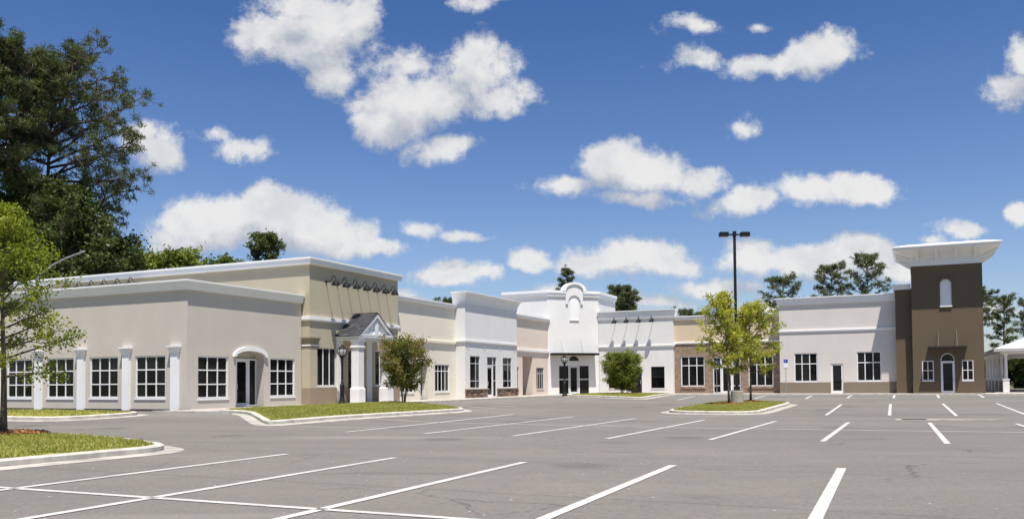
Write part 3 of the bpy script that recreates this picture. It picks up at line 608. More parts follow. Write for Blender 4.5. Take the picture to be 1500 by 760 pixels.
# --- tall tan shop with the portico
S3 = 4.32; t = shop('tan_shop', 'tall tan stucco shop with seven gooseneck lamps over a white gabled portico', P0+U0*S3+N0*.5, 25); L3 = 12.92-S3; s = lambda v: v-S3
H3 = 7.45
wins3 = [(s(4.98), s(6.66)), (s(10.45), s(12.1))]
holes = [rect(a, b, .94, 3.0) for a, b in wins3]+[rect(s(7.75), s(9.15), -.03, 2.9)]
wall(t, FR, 0, L3, H3, M['tan'], holes, revs=[.14, .14, .3]); mass(t, L3, 24, H3, M['tan'], 7.0)
for a, b in wins3: window(t, FR, a, b, .94, 3.0, g3(a, b), [], m=M['frame'], sill=.05, fw=.05)
door(t, FR, s(7.78), s(8.72), -.03, 2.3, rec=.28, m=M['dframe']); window(t, FR, s(7.76), s(9.14), 2.34, 2.9, [], [], rec=.28, m=M['dframe'], sill=0); window(t, FR, s(8.74), s(9.14), -.02, 2.3, [], [], rec=.28, m=M['dframe'], sill=0)
sweep(t, [(0, 24), (0, 0), (L3, 0), (L3, 24)], fascia_prof(7.76, 7.38, .24, .09), M['trim'])
sweep(t, [(0, .46), (0, 0), (L3, 0), (L3, .46)], belt_prof(4.66, 4.40, .10), M['trim'], 'belt_course')
for x0 in (0, L3-.55):
    p = MB(FR); p.box(x0-.03 if x0 == 0 else x0, x0+.55+(0 if x0 == 0 else .03), -.48 if x0 == 0 else 0, .07, -.1, 2.98); p.build('pilaster', M['tan'], t)
    cx = x0+.275; c = MB(FR); c.loft([[(x0-.03-e, -.46, z), (x0+.58+e, -.46, z), (x0+.58+e, .07+e, z), (x0-.03-e, .07+e, z)] for e, z in ((.02, 3.14), (.03, 3.2), (.10, 3.45), (.13, 3.47), (.13, 3.53))]); c.build('capital', M['capbrown'], t)
    c = MB(FR); c.box(x0-.07, x0+.62, -.46, .11, 3.06, 3.14); c.build('capital_band', M['trim'], t)
    c = MB(FR); c.box(x0-.05, x0+.6, -.46, .09, 2.97, 3.06); c.build('capital', M['capbrown'], t)
for q in ((-.035, .585, -.48, .10, -.12, .84), (.59, s(7.72), 0, .05, -.12, .838), (s(9.18), L3-.59, 0, .05, -.12, .838), (L3-.585, L3+.035, -.48, .10, -.12, .84)): MB(FR).box(*q).build('wainscot', M['tan_dark'], t)
for i in range(7): gooseneck(t, FR, s(5.73+.977*i), 6.60)
for i in range(6): gooseneck(t, LEFT(), -(12.6+1.1*i), 7.08)
# portico: pieces are parts of the shop's porch
po = MB(FR); C0, C1, PF = s(6.9), s(9.72), 1.5; PC = (C0+C1)/2
po.box(C0-.27, C1+.27, -.02, PF, 3.46, 3.60); po.box(C0-.36, C1+.36, -.02, PF+.08, 3.60, 3.70)
porch = po.build('portico', M['trim'], t)
def column(px, py):
    m_ = MB(FR); m_.loft([[(px-r, py-r, z), (px+r, py-r, z), (px+r, py+r, z), (px-r, py+r, z)] for r, z in ((.30, -.1), (.30, .76), (.27, .82), (.245, .84), (.245, 2.98), (.27, 2.99), (.30, 3.03), (.30, 3.10), (.25, 3.12), (.25, 3.24), (.30, 3.40), (.34, 3.46))])
    return m_.build('column', M['trim'], porch)
column(C0, PF-.26); column(C1, PF-.26)
for c_ in (C0, C1): MB(FR).box(c_-.25, c_+.25, 0, .10, -.1, 3.46).build('column', M['trim'], porch)
G0, G1, GZ, GT = s(6.62), s(10.06), 3.70, 5.0; GC = (G0+G1)/2
gd = MB(FR); gd.extr([(G0+.2, GZ), (G1-.2, GZ), (GC, GT-.18)], -.02, PF-.08); gd.build('pediment', M['trim'], porch)
rk = MB(FR)
for sg in (-1, 1):
    e = G0-.06 if sg < 0 else G1+.06
    rk.extr([(e, GZ-.02), (e-sg*.22, GZ-.02), (GC, GT-.22), (GC, GT-.02)], PF-.02, PF+.10)
rk.build('raking_cornice', M['trim'], porch)
rb = MB(FR); rb.box(G0+.1, G1-.1, PF-.02, PF+.09, GZ, GZ+.10); rb.build('pediment_base', M['trim'], porch)
MB(FR).band(GC, 4.22, (0, 0), (.17, .30), PF-.08, PF+.03, 0, 2*pi, 20).build('medallion', M['trim'], porch)
MB(FR).extr([(GC-.75, GZ+.11), (GC-.42, GZ+.30), (GC-.14, GZ+.26), (GC, GZ+.24), (GC+.14, GZ+.26), (GC+.42, GZ+.30), (GC+.75, GZ+.11)], PF-.08, PF-.03).build('scroll_ornament', M['trim'], porch)
rf = MB(FR); courses = 9
for sg in (-1, 1):
    e = G0-.12 if sg < 0 else G1+.12; ez = GZ-.05
    for k in range(courses):
        u0, u1 = k/courses, (k+1)/courses+.02; p = lambda u, h: (e+(GC-e)*u, ez+(GT-ez)*u+h)
        ncol = 7
        for c_ in range(ncol):
            d0 = -.02+(PF+.14)*c_/ncol+.004; d1 = -.02+(PF+.14)*(c_+1)/ncol-.004
            (x0, z0), (x1, z1) = p(u0, .045), p(u1, .02); (x2, z2), (x3, z3) = p(u1, 0), p(u0, 0)
            rf.add([(x, dd, z) for dd in (d0, d1) for x, z in ((x0, z0), (x1, z1), (x2, z2), (x3, z3))], [(0, 1, 2, 3), (7, 6, 5, 4), (0, 1, 5, 4), (1, 2, 6, 5), (2, 3, 7, 6), (3, 0, 4, 7)])
rf.build('roof', M['shingle'], porch)
uw = MB(FR); uw.extr([(G0-.1, GZ-.06), (GC, GT-.06), (G1+.1, GZ-.06), (G1+.02, GZ-.10), (GC, GT-.12), (G0-.02, GZ-.10)], -.02, PF+.10); uw.build('roof_deck', M['trim'], porch)

# --- cream shop
S4 = 12.95; t = shop('cream_shop', 'low cream stucco shop between the tan portico shop and a white shop', P0+U0*S4, 25); L4 = 21.15-S4; s = lambda v: v-S4
holes = [rect(s(18.32), s(20.3), .45, 2.33), rect(s(16.42), s(17.42), -.03, 2.33), rect(s(13.6), s(15.6), .45, 2.33)]
wall(t, FR, 0, L4, 6.35, M['cream'], holes, revs=[.14, .5, .14]); mass(t, L4, 22, 6.35, M['cream'], 5.9)
for a, b in ((s(18.32), s(20.3)), (s(13.6), s(15.6))): window(t, FR, a, b, .45, 2.33, [a+(b-a)*k/4 for k in (1, 2, 3)], [1.86], mw=.05)
door(t, FR, s(16.42), s(17.42), -.03, 2.33, rec=.45, m=M['alu'], kick=.25)
sweep(t, [(0, 0), (L4, 0)], fascia_prof(6.58, 6.30, .22), M['trim']); sweep(t, [(0, 0), (L4, 0)], belt_prof(3.95, 3.72, .12), M['cream'], 'belt_course')

# --- white shop with the stone base
S5 = 21.18; t = shop('white_stone_base_shop', 'white stucco shop with brown stone base, flared cornice and tall narrow windows', P0+U0*S5+N0*.8, 25); L5 = 29.92-S5; s = lambda v: v-S5
holes = [rect(s(21.9), s(23.46), .64, 2.97), rect(s(24.6), s(26.21), -.02, 2.96), rect(s(27.3), s(28.93), .64, 2.96)]
wall(t, FR, 0, L5, 6.75, M['white'], holes); false_front(t, L5, 22, 6.75, M['white'], 5.6)
for a, b in ((s(21.9), s(23.46)), (s(27.3), s(28.93))): window(t, FR, a, b, .64, 2.97, [a+(b-a)*.63], [1.17, 2.42], m=M['alu'], fw=.055, mw=.05, sill=0)
a, b = s(24.6), s(26.21)
door(t, FR, a, a+1.05, -.02, 2.3, m=M['frame'], hand=-1, rail=False); window(t, FR, a, a+1.05, 2.31, 2.96, [a+.12], [], m=M['alu'], sill=0, fw=.05); window(t, FR, a+1.06, b, -.01, 2.96, [], [1.17, 2.35], m=M['alu'], sill=0, fw=.05)
sweep(t, [(0, 1.0), (0, 0), (L5, 0), (L5, 1.0)], cove_prof(7.48, 6.68, .30), M['trim'])
sweep(t, [(0, .78), (0, 0), (L5, 0), (L5, .78)], belt_prof(4.10, 3.88, .09), M['white'], 'belt_course')
rs = random.Random(3)
for a, b in ((-.02, s(24.52)), (s(26.28), L5+.02)):
    st = MB(FR); st.box(a, b, 0, .04, -.1, .56); z = -.1
    while z < .53:
        h = min(rs.uniform(.09, .17), .56-z); x = a-.03
        while x < b:
            w = min(rs.uniform(.16, .5), b+.03-x); o_ = rs.uniform(.055, .10); st.box(x+.006, x+w-.006, .03, o_, z+.006, z+h-.006); x += w
        z += h
    st.build('stone_veneer', M['stone'], t); MB(FR).box(a-.05, b+.05, -.02, .15, .56, .63).build('stone_cap', M['stonecap'], t)
for x in (21.55, 24.13, 26.8, 29.4):
    f = MB(FR); f.box(s(x)-.05, s(x)+.05, 0, .03, 3.66, 3.78); f.box(s(x)-.035, s(x)+.035, .03, .07, 3.62, 3.72); f.build('wall_fixture', M['alu'], t)

# --- blush shop
S6 = 29.95; t = shop('blush_shop', 'low blush pink stucco shop with tall recessed entry beside white corner shop', P0+U0*S6, 25); L6 = 38.25-S6; s = lambda v: v-S6
holes = [rect(s(32.75), s(34.83), -.03, 3.19), rect(s(35.64), s(37.29), .45, 2.31), rect(s(30.6), s(32.0), .5, 2.31)]
wall(t, FR, 0, L6, 6.5, M['pink'], holes, revs=[1.5, .14, .14]); mass(t, L6, 22, 6.5, M['pink'], 6.0)
MB(FR).box(s(32.7), s(34.9), -1.56, -1.5, -.05, 3.2).build('wall', M['pink'], t); door(t, FR, s(33.3), s(34.3), -.03, 2.3, rec=1.49, m=M['frame'])
window(t, FR, s(35.64), s(37.29), .45, 2.31, [s(35.64)+1.65*k/4 for k in (1, 2, 3)], [1.78], m=M['alu'], fw=.05, mw=.05); window(t, FR, s(30.6), s(32.0), .5, 2.31, [s(31.3)], [1.78], m=M['alu'], fw=.05)
sweep(t, [(0, 0), (L6+.1, 0)], fascia_prof(6.64, 6.36, .22), M['trim']); sweep(t, [(0, 0), (L6+.06, 0)], belt_prof(3.84, 3.58, .12), M['trim'], 'belt_course')

# --- white corner shop, set on the diagonal
t = shop('white_corner_shop', 'tall white corner shop with arched parapet niche and thin black entrance canopy', CORNER6, 70); L7 = 4.99
holes = [rect(1.06, 1.97, -.02, 2.48), rect(2.05, 2.97, -.02, 2.48), rect(3.06, 3.97, -.02, 2.48), arch(2.03, 3.01, 2.93, 2.931, 3.38)]
wall(t, FR, 0, L7, 8.9, M['white'], holes, rev=.12)
for a, b in ((1.06, 1.97), (3.06, 3.97)): window(t, FR, a, b, -.02, 2.48, [], [1.27], m=M['dframe'], fw=.03, mw=.09, rec=.1, sill=0)
for a, b in ((1.06, 1.97), (3.06, 3.97)): MB(FR).box(a, b, -.04, -.015, 1.22, 1.32).build('mullion', M['alu'], t)
door(t, FR, 2.05, 2.97, -.02, 2.48, m=M['alu'], hand=-1, rail=False)
MB(FR).extr(arch(2.03, 3.01, 2.93, 2.931, 3.38), -.11, -.10).build('pane', M['glass'], t)
# flanks run back square to each wing: left flank heads 135 deg from the front, right flank 45 deg back
k = cos(pi/4); bl = (-4.45*k, 4.45*k); br = (L7+4.95*k, 4.95*k)
b = MB(); 
for p, q in (((0, 0), bl), ((L7, 0), br), (bl, br)): b.add([(*p, -.35), (*q, -.35), (*q, 8.9), (*p, 8.9)], [(0, 1, 2, 3)])
b.build('wall', M['white'], t, recalc=False)
b = MB(); b.loft([[(*p, z) for p in ((.1, .1), (L7-.1, .1), (br[0]-.2, br[1]-.1), (bl[0]+.2, bl[1]-.1))] for z in (8.2, 8.4)]); b.build('roof', M['roof'], t)
sweep(t, [bl, (0, 0), (1.72, 0)], cornice_prof(9.22, 8.70, .20, .22, .08), M['trim']); sweep(t, [(3.43, 0), (L7, 0), br], cornice_prof(9.22, 8.70, .20, .22, .08), M['trim'])
box_ = rect(1.74, 3.42, 8.0, 9.2)[:2]+[(3.42, 9.2)]+[(2.58+.84*cos(a), 9.2+.62*sin(a)) for a in [pi*i/14 for i in range(1, 14)]]+[(1.74, 9.2)]
wn = MB(FR); hole = [(1.98, 8.0)]+[]
outl = [(1.74, 8.02), (1.98, 8.02), (1.98, 8.2)]+[(2.58-.60*cos(a), 8.2+.62*sin(a)) for a in [pi*i/14 for i in range(1, 14)]]+[(3.18, 8.2), (3.18, 8.02), (3.42, 8.02), (3.42, 9.2)]+[(2.58+.84*cos(a), 9.2+.62*sin(a)) for a in [pi*i/14 for i in range(1, 14)]]+[(1.74, 9.2)]
wn.extr(outl, -.3, .11); wn.build('parapet_niche', M['white'], t)
MB(FR).band(2.58, 9.2, (.85, .62), (1.17, .80), -.35, .22, 0, pi, 22).build('arch_cornice', M['trim'], t)
MB(FR).extr(arch(2.15, 3.01, 6.64, 8.2, 8.55), 0, .05).build('blind_panel', M['trim'], t); MB(FR).box(2.12, 3.04, 0, .075, 6.54, 6.64).build('sill', M['trim'], t)
ca = MB(FR); ca.box(.2, 4.58, .0, 1.0, 3.42, 3.60)
cano = ca.build('canopy', M['black'], t)
for k_ in range(12): MB(FR).box(.22+.363*k_, .22+.363*k_+.03, .03, .97, 3.60, 3.635).build('rib', M['trim'], cano)
for x in (1.35, 3.3): MB(FR).tube([(x, .02, 4.85), (x+.05, .9, 3.6)], .014, 6).build('rod', M['alu'], cano)

# --- right wing
def at7(sv, n): return PB+U7*sv+N7*n
t = shop('white_four_lamp_shop', 'white stucco shop with four black gooseneck lamps behind the rounded shrub', at7(0.03, 0), 115); L8 = 6.84
holes = [rect(2.95, 3.98, -.03, 2.15), rect(4.83, 6.04, .44, 2.33), rect(.9, 2.1, .44, 2.33)]
wall(t, FR, 0, L8, 6.7, M['white'], holes); false_front(t, L8, 18, 6.7, M['white'], 5.6)
door(t, FR, 2.95, 3.98, -.03, 2.15, m=M['dframe'], rail=False); window(t, FR, 4.83, 6.04, .44, 2.33, [], [1.38], m=M['dframe'], fw=.05, mw=.03, sill=.05, rec=.09); window(t, FR, .9, 2.1, .44, 2.33, [], [1.38], m=M['dframe'], fw=.05, mw=.03, sill=.05, rec=.09)
sweep(t, [(-.06, 0), (L8, 0), (L8, 1.0)], [(-.25, 7.36), (.26, 7.36), (.26, 7.30), (.22, 7.28), (.19, 7.06), (.17, 7.03), (.09, 6.62), (.07, 6.56), (-.05, 6.56), (-.25, 7.0)], M['trim'])
sweep(t, [(0, 0), (L8, 0), (L8, .4)], belt_prof(4.27, 4.06, .10), M['white'], 'belt_course')
for x in (1.63, 2.75, 3.89, 5.07): gooseneck(t, FR, x, 6.47)

SB = 6.88; t = shop('brick_shop', 'brown brick shop with sand stucco upper wall behind the lime green trees', at7(SB, -.4), 115); LB = 15.9-SB; s = lambda v: v-SB
holes = [rect(s(7.44), s(9.51), .57, 3.2), rect(s(10.23), s(12.56), -.02, 3.06), rect(s(13.22), s(15.26), .57, 3.2)]
wall(t, FR, 0, LB, 4.28, M['brick'], holes, name='brick_wall'); wall(t, FR, 0, LB, 6.5, M['sand'], (), z0=4.28, name='upper_wall'); mass(t, LB, 18, 6.5, M['sand'], 6.0)
for a, b in ((s(7.44), s(9.51)), (s(13.22), s(15.26))):
    window(t, FR, a, b, .57, 3.2, g3(a, b), [2.38], sill=0, fw=.08, mw=.07); MB(FR).box(a-.06, b+.06, -.02, .07, .40, .56).build('sill', M['brick'], t)
e0, e1 = s(10.23), s(12.56)
window(t, FR, e0, e0+.68, -.01, 3.06, [], [.62, 2.31], sill=0); door(t, FR, e0+.69, e0+1.63, -.02, 2.31, rail=True); window(t, FR, e0+.69, e0+1.63, 2.32, 3.06, [], [], sill=0); window(t, FR, e0+1.64, e1, -.01, 3.06, [], [.62, 2.31], sill=0)
sweep(t, [(0, 0), (LB, 0)], fascia_prof(6.72, 6.38, .2), M['trim']); sweep(t, [(0, 0), (LB, 0)], belt_prof(4.46, 4.26, .08), M['trim'], 'belt_course')

SP = 15.9; t = shop('pale_grey_shop', 'pale grey stucco shop with brown wainscot, left of the brown tower', at7(SP, .4), 115); LP = 24.72-SP; s = lambda v: v-SP
holes = [rect(s(17.04), s(18.83), .92, 3.24), rect(s(19.85), s(20.79), -.02, 2.36), rect(s(21.82), s(23.6), .94, 3.26)]
wall(t, FR, 0, LP, 7.4, M['pale'], holes); mass(t, LP, 18, 7.4, M['pale'], 6.9)
window(t, FR, s(17.04), s(18.83), .92, 3.24, g3(s(17.04), s(18.83)), [2.37], mw=.07); window(t, FR, s(21.82), s(23.6), .94, 3.26, g3(s(21.82), s(23.6)), [2.40], mw=.07)
door(t, FR, s(19.85), s(20.79), -.02, 2.36, kick=.2)
for a, b in ((-.02, s(19.83)), (s(20.81), LP)): MB(FR).box(a, b, 0, .05, -.1, .86).build('wainscot', M['wains'], t)
sweep(t, [(0, 18), (0, 0), (LP, 0)], cornice_prof(7.80, 7.20, .26, .07, .08), M['trim']); sweep(t, [(0, .4), (0, 0), (LP, 0)], belt_prof(5.16, 4.95, .08), M['trim'], 'belt_course')
for x in (16.86, 18.6, 20.33, 22.06, 23.78):
    f = MB(FR); f.box(s(x)-.03, s(x)+.03, .05, .10, 7.20, 7.25); f.lathe([(.02, .09), (.07, .07), (.09, .0), (.07, -.07), (.02, -.09)], (s(x), -.15, 7.20), 10); f.build('flood_light', M['trim'], t)

# --- brown tower with its lower bay
ST = 24.7; t = shop('brown_tower', 'brown stucco corner tower under a wide flared white bracketed roof', at7(ST, 1.1), 115); s = lambda v: v-ST
wall(t, FR, 0, s(25.86), 8.05, M['brown'], ()); b = MB(); b.add([(0, 0, -.35), (0, 12, -.35), (0, 12, 8.05), (0, 0, 8.05)], [(0, 1, 2, 3)]); b.build('wall', M['brown'], t, recalc=False); MB().box(.03, s(25.86)-.02, .03, 12, 7.5, 7.7).build('roof', M['roof'], t)
sweep(t, [(0, 12), (0, 0), (s(25.82), 0)], cornice_prof(8.38, 7.98, .2, .07, .08), M['trim'])
T0, T1 = s(25.86), s(30.66); dT = .6
def TF(p): return (p[0], -p[1]-dT, p[2])
holes = [rect(s(26.49), s(27.28), .95, 2.44), rect(s(29.18), s(29.94), .95, 2.44), rect(s(27.75), s(28.70), -.02, 2.40), arch(s(27.75), s(28.70), 2.42, 2.43, 2.98), arch(s(27.82), s(28.60), 6.56, 8.2, 8.58)]
wall(t, TF, T0, T1, 9.9, M['brown'], holes, revs=[.12]*4+[.10])
b = MB(); TD = 5.4
for p, q in (((T0, -dT), (T0, TD-dT)), ((T1, -dT), (T1, TD-dT)), ((T0, TD-dT), (T1, TD-dT))): b.add([(*p, -.35), (*q, -.35), (*q, 9.9), (*p, 9.9)], [(0, 1, 2, 3)])
b.build('wall', M['brown'], t, recalc=False)
for a, b_ in ((s(26.49), s(27.28)), (s(29.18), s(29.94))): window(t, TF, a, b_, .95, 2.44, [(a+b_)/2], [1.7], fw=.06, rec=.08)
door(t, TF, s(27.75), s(28.70), -.02, 2.40, rec=.1); fl = MB(TF); fl.band(s(28.225), 2.43, (.42, .50), (.475, .55), -.1, -.03, 0, pi, 16); fo = fl.build('fanlight', M['frame'], t)
MB(TF).extr(arch(s(27.78), s(28.67), 2.42, 2.43, 2.95), -.11, -.09).build('pane', M['glass'], fo)
MB(TF).band(s(28.21), 8.2, (.40, .39), (.60, .62), 0, .06, 0, pi, 18).build('arch_moulding', M['brown'], t)
MB(TF).extr(arch(s(27.81), s(28.61), 6.56, 8.2, 8.59), -.12, -.09).build('blind_panel', M['trim'], t); MB(TF).box(s(27.80), s(28.62), -.09, .10, 6.47, 6.57).build('sill', M['trim'], t)
for a, b_ in ((T0-.02, s(27.73)), (s(28.72), T1+.02)): MB(TF).box(a, b_, 0, .03, -.1, .95).build('wainscot', M['brown'], t)
MB(FR).box(-.02, s(25.8), 0, .03, -.1, .95).build('wainscot', M['brown'], t)
ca = MB(TF); ca.box(s(26.93), s(29.53), 0, .92, 3.38, 3.49); cano = ca.build('canopy', M['dframe'], t)
for x in (27.62, 28.86):
    MB(TF).tube([(s(x), .02, 4.72), (s(x)+.01, .8, 3.49)], .016, 6).build('rod', M['dframe'], cano)
# flared roof
X0, X1, Y0, Y1 = T0, T1, -dT, TD-dT
def ring(e, z): return [(X0-e, Y0-e, z), (X1+e, Y0-e, z), (X1+e, Y1+e, z), (X0-e, Y1+e, z)]
fr_ = MB(); fr_.loft([ring(.03, 9.66), ring(.03, 10.28), ring(.10, 10.36), ring(1.14, 10.86), ring(1.19, 10.86), ring(1.19, 10.98), ring(1.26, 10.99), ring(1.26, 11.06), ring(.2, 11.3), ring(-1.4, 11.4)])
ro = fr_.build('roof', M['trim'], t)
def bracket(px, py, dx, dy):
    w = .10; tx, ty = -dy*w, dx*w; pf = [(.03, 10.30), (.03, 10.06), (.12, 10.02), (1.05, 10.66), (1.10, 10.84)]
    bm_ = MB(); bm_.loft([[(px+dx*e+tx*k_, py+dy*e+ty*k_, z) for e, z in pf] for k_ in (-1, 1)]); bm_.build('bracket', M['trim'], ro)
for i in range(4):
    bracket(T0+.45+1.30*i, Y0, 0, -1); bracket(T0+.45+1.30*i, Y1, 0, 1); bracket(X0, Y0+.55+1.43*i, -1, 0); bracket(X1, Y0+.55+1.43*i, 1, 0)

# --- white pavilion at the right edge
t = thing('pavilion', 'white columned pavilion with low hipped roof at the right edge', 'pavilion', (*at7(32.3, -4.0), 0), radians(-25))
def rcol(px, py):
    c = MB(); c.sq([(.22, -.3), (.22, .92), (.25, .94), (.25, 1.0), (.16, 1.02)], (px, py)); c.lathe([(.17, 1.02), (.17, 1.08), (.135, 1.12), (.14, 1.6), (.115, 2.8), (.125, 2.84), (.16, 2.9), (.16, 3.0)], (px, py, 0), 14)
    c.build('column', M['trim'], t, smooth=False)
NX, NY = 2, 6; GAP = 3.7
for j in range(NY):
    rcol(0.2, GAP*j); rcol(4.7, GAP*j)
for j in range(NY-1):
    for px in (.2, 4.7):
        MB().box(px-.08, px+.08, GAP*j+.21, GAP*j+GAP-.21, -.3, .86).build('low_wall', M['wains'], t); MB().box(px-.10, px+.10, GAP*j+.26, GAP*j+GAP-.26, .862, .91).build('coping', M['trim'], t)
MB().box(-.15, 5.05, -.3, 18.8, 3.0, 3.14).build('beam', M['trim'], t)
b = MB(); b.loft([[(-.6, -.75, 3.14), (5.5, -.75, 3.14), (5.5, 19.3, 3.14), (-.6, 19.3, 3.14)], [(-.65, -.8, 3.18), (5.55, -.8, 3.18), (5.55, 19.35, 3.18), (-.65, 19.35, 3.18)], [(-.65, -.8, 3.40), (5.55, -.8, 3.40), (5.55, 19.35, 3.40), (-.65, 19.35, 3.40)], [(2.4, 2.6, 4.55), (2.5, 2.6, 4.55), (2.5, 16, 4.55), (2.4, 16, 4.55)]]); b.build('roof', M['roof'], t)
MB().box(-.6, 12, -1.2, 20, -.5, -.02).build('floor', M['walk'], t)

# ------------------------------------------------------------------ street furniture
def lamp_post(loc, label):
    t = thing('lamp_post', label, 'lamp post', loc, radians(25), 'black lantern lamp posts by the sidewalk')
    MB().lathe([(.22, 0), (.22, .10), (.17, .14), (.15, .24), (.12, .32), (.125, .95), (.13, 1.0), (.10, 1.06), (.07, 1.12), (.085, 1.18), (.06, 1.22), (.055, 1.3)], n=8).build('base', M['black'], t)
    f = MB(); f.lathe([(.055, 1.28), (.048, 2.35)], n=12)
    for k in range(8): f.box(.05*cos(k*pi/4)-.009, .05*cos(k*pi/4)+.009, .05*sin(k*pi/4)-.009, .05*sin(k*pi/4)+.009, 1.3, 2.3)
    f.build('pole', M['black'], t)
    MB().lathe([(.05, 2.33), (.09, 2.38), (.06, 2.43), (.075, 2.47), (.16, 2.54), (.17, 2.57)], n=12).build('lantern_collar', M['black'], t)
    MB().lathe([(.13, 2.57), (.225, 2.70), (.245, 2.84), (.20, 2.98), (.12, 3.03)], n=8).build('globe', M['globe'], t)
    b = MB()
    for k in range(8):
        a = (k)*pi/4; b.tube([((r+.01)*cos(a), (r+.01)*sin(a), z) for r, z in ((.135, 2.56), (.23, 2.70), (.25, 2.84), (.205, 2.98), (.11, 3.05))], .014, 5)
    b.build('cage', M['black'], t)
    MB().lathe([(.22, 2.97), (.2, 3.02), (.09, 3.10), (.05, 3.13), (.06, 3.17), (.02, 3.24), (.005, 3.3)], n=12).build('cap', M['black'], t)
    return t
lp = lamp_post((-9.22, 46.55, -.03), 'black lantern lamp post on the sidewalk left of the white portico')
copy_thing(lp, (4.07, 66.7, -.04), radians(25), 'black lantern lamp post before the white corner shop entrance')

x, y = ab(50.4, 9.2); z = ztop(x, y)
t = thing('parking_light', 'tall black twin-head parking light pole on a concrete pedestal', 'light pole', (x, y, z-.1), radians(1))
MB().lathe([(.36, 0), (.36, .78), (.33, .81)], n=20).build('pedestal', M['pedestal'], t)
MB().box(-.22, .22, -.22, .22, .812, .845).box(-.10, .10, -.10, .10, .845, 1.0).build('base_plate', M['black'], t)
MB().sq([(.075, .84), (.065, 10.0)]).build('pole', M['black'], t)
MB().box(-.45, .45, -.04, .04, 9.80, 9.88).box(-.09, .09, -.09, .09, 9.72, 10.03).build('cross_arm', M['black'], t)
for sg in (-1, 1):
    h = MB(); cx = sg*.62; h.box(cx-.26, cx+.26, -.17, .17, 9.72, 9.98); hd = h.build('lamp_head', M['black'], t, bevel=.02)
    MB().box(cx-.22, cx+.22, -.14, .14, 9.70, 9.718).build('lens', M['globe'], hd)

def wheelchair(mb, cx, cz, k, pl):
    """access symbol in a flat plane: pl maps (u, v) to a point"""
    def disc(u, v, r, n=12): mb.add([pl(cx+u*k+r*k*cos(2*pi*i/n), cz+v*k+r*k*sin(2*pi*i/n)) for i in range(n)], [tuple(range(n))])
    def bar(u0, v0, u1, v1, w):
        l = hypot(u1-u0, v1-v0); nx, ny = -(v1-v0)/l*w/2, (u1-u0)/l*w/2
        mb.add([pl(cx+(a+nx*sg)*k, cz+(b+ny*sg)*k) for a, b, sg in ((u0, v0, 1), (u0, v0, -1), (u1, v1, -1), (u1, v1, 1))], [(0, 1, 2, 3)])
    disc(-.1, .78, .13); bar(-.1, .62, -.06, .1, .15); bar(-.06, .12, .32, .08, .13); bar(.32, .1, .48, -.45, .12); bar(-.08, .38, .25, .36, .1)
    n = 16; a0, a1 = radians(110), radians(340); R = .46
    for i in range(n):
        p = [(-.05+r*cos(a), -.22+r*sin(a)) for a, r in ((a0+(a1-a0)*i/n, R), (a0+(a1-a0)*i/n, R-.1), (a0+(a1-a0)*(i+1)/n, R-.1), (a0+(a1-a0)*(i+1)/n, R))]
        mb.add([pl(cx+u*k, cz+v*k) for u, v in p], [(0, 1, 2, 3)])
def access_sign(loc, label):
    t = thing('access_sign', label, 'parking sign', loc, radians(-14), 'blue accessible parking signs by the kerb')
    MB().lathe([(.025, -.1), (.025, 2.74)], n=10).build('post', M['galv'], t)
    bp = MB().box(-.16, .16, -.04, -.026, 2.47, 2.74).build('blue_panel', M['blue'], t)
    sy = MB(); wheelchair(sy, -.02, 2.60, .10, lambda u, v: (u, -.0425, v)); sy.build('access_symbol', M['signwhite'], bp, recalc=False)
    MB().box(-.16, .16, -.04, -.026, 2.08, 2.45).build('white_panel', M['signwhite'], t)
    MB().box(-.16, .16, -.04, -.026, 2.01, 2.06).build('lower_panel', M['galv'], t)
    return t
sx_, sy_ = ab(71.7, 14.72); sg_ = access_sign((sx_, sy_, -.03), 'blue accessible parking sign before the brick shop door')
px_, py_ = ab(71.7, 9.2); copy_thing(sg_, (px_, py_, -.03), radians(-14), 'blue accessible parking sign before the pale grey shop')
for a, b in ((67.2, 14.6), (67.2, 8.6)):
    q = MB(); wheelchair(q, 0, 0, .85, lambda u, v: (lambda X: (X[0], X[1], gz(*X)+.012))(ab(a+v, b-u))); o = q.build('parking_line', M['paint'], lot, recalc=False)

# storm drain with its concrete apron
dx, dy = 16.15, 34.6
t = thing('storm_drain', 'iron storm drain grate in a pale concrete apron on the lot', 'drain', (dx, dy, gz(dx, dy)), radians(-12))
b = MB(); b.loft([[(-.75, -.35, .008), (3.4, -.15, .008), (3.3, .25, .008), (-.6, .55, .008)], [(-.7, -.3, .02), (3.3, -.1, .014), (3.2, .2, .014), (-.5, .5, .02)]]); b.build('apron', M['gutter'], t)
MB().box(-.45, .45, -.22, .22, .0, .026).build('frame', M['grate'], t)
for k in range(9): MB().box(-.42+.1*k, -.38+.1*k, -.2, .2, .026, .04).build('bar', M['grate'], t)

# street light reaching over the roof on the far left
t = thing('street_light', 'pale curved street light arm reaching over the greige shop roof', 'street light', (-32.6, 57.6, -.5), 0)
MB().tube([(0, 0, 0), (0, 0, 7.0), (.25, 0, 8.1), (.9, 0, 9.1), (1.7, 0, 9.7), (2.6, 0, 10.15), (3.6, -.05, 10.5)], [.11, .10, .08, .065, .06, .055, .05], 8).build('mast', M['mast'], t)
MB().loft([[(3.5+xx, -.05+w*cos(a), 10.5+xx*.25+w*sin(a)) for a in [k*pi/4 for k in range(8)]] for xx, w in ((0, .05), (.1, .065), (.3, .065), (.4, .03))]).build('lamp_head', M['mast'], t)

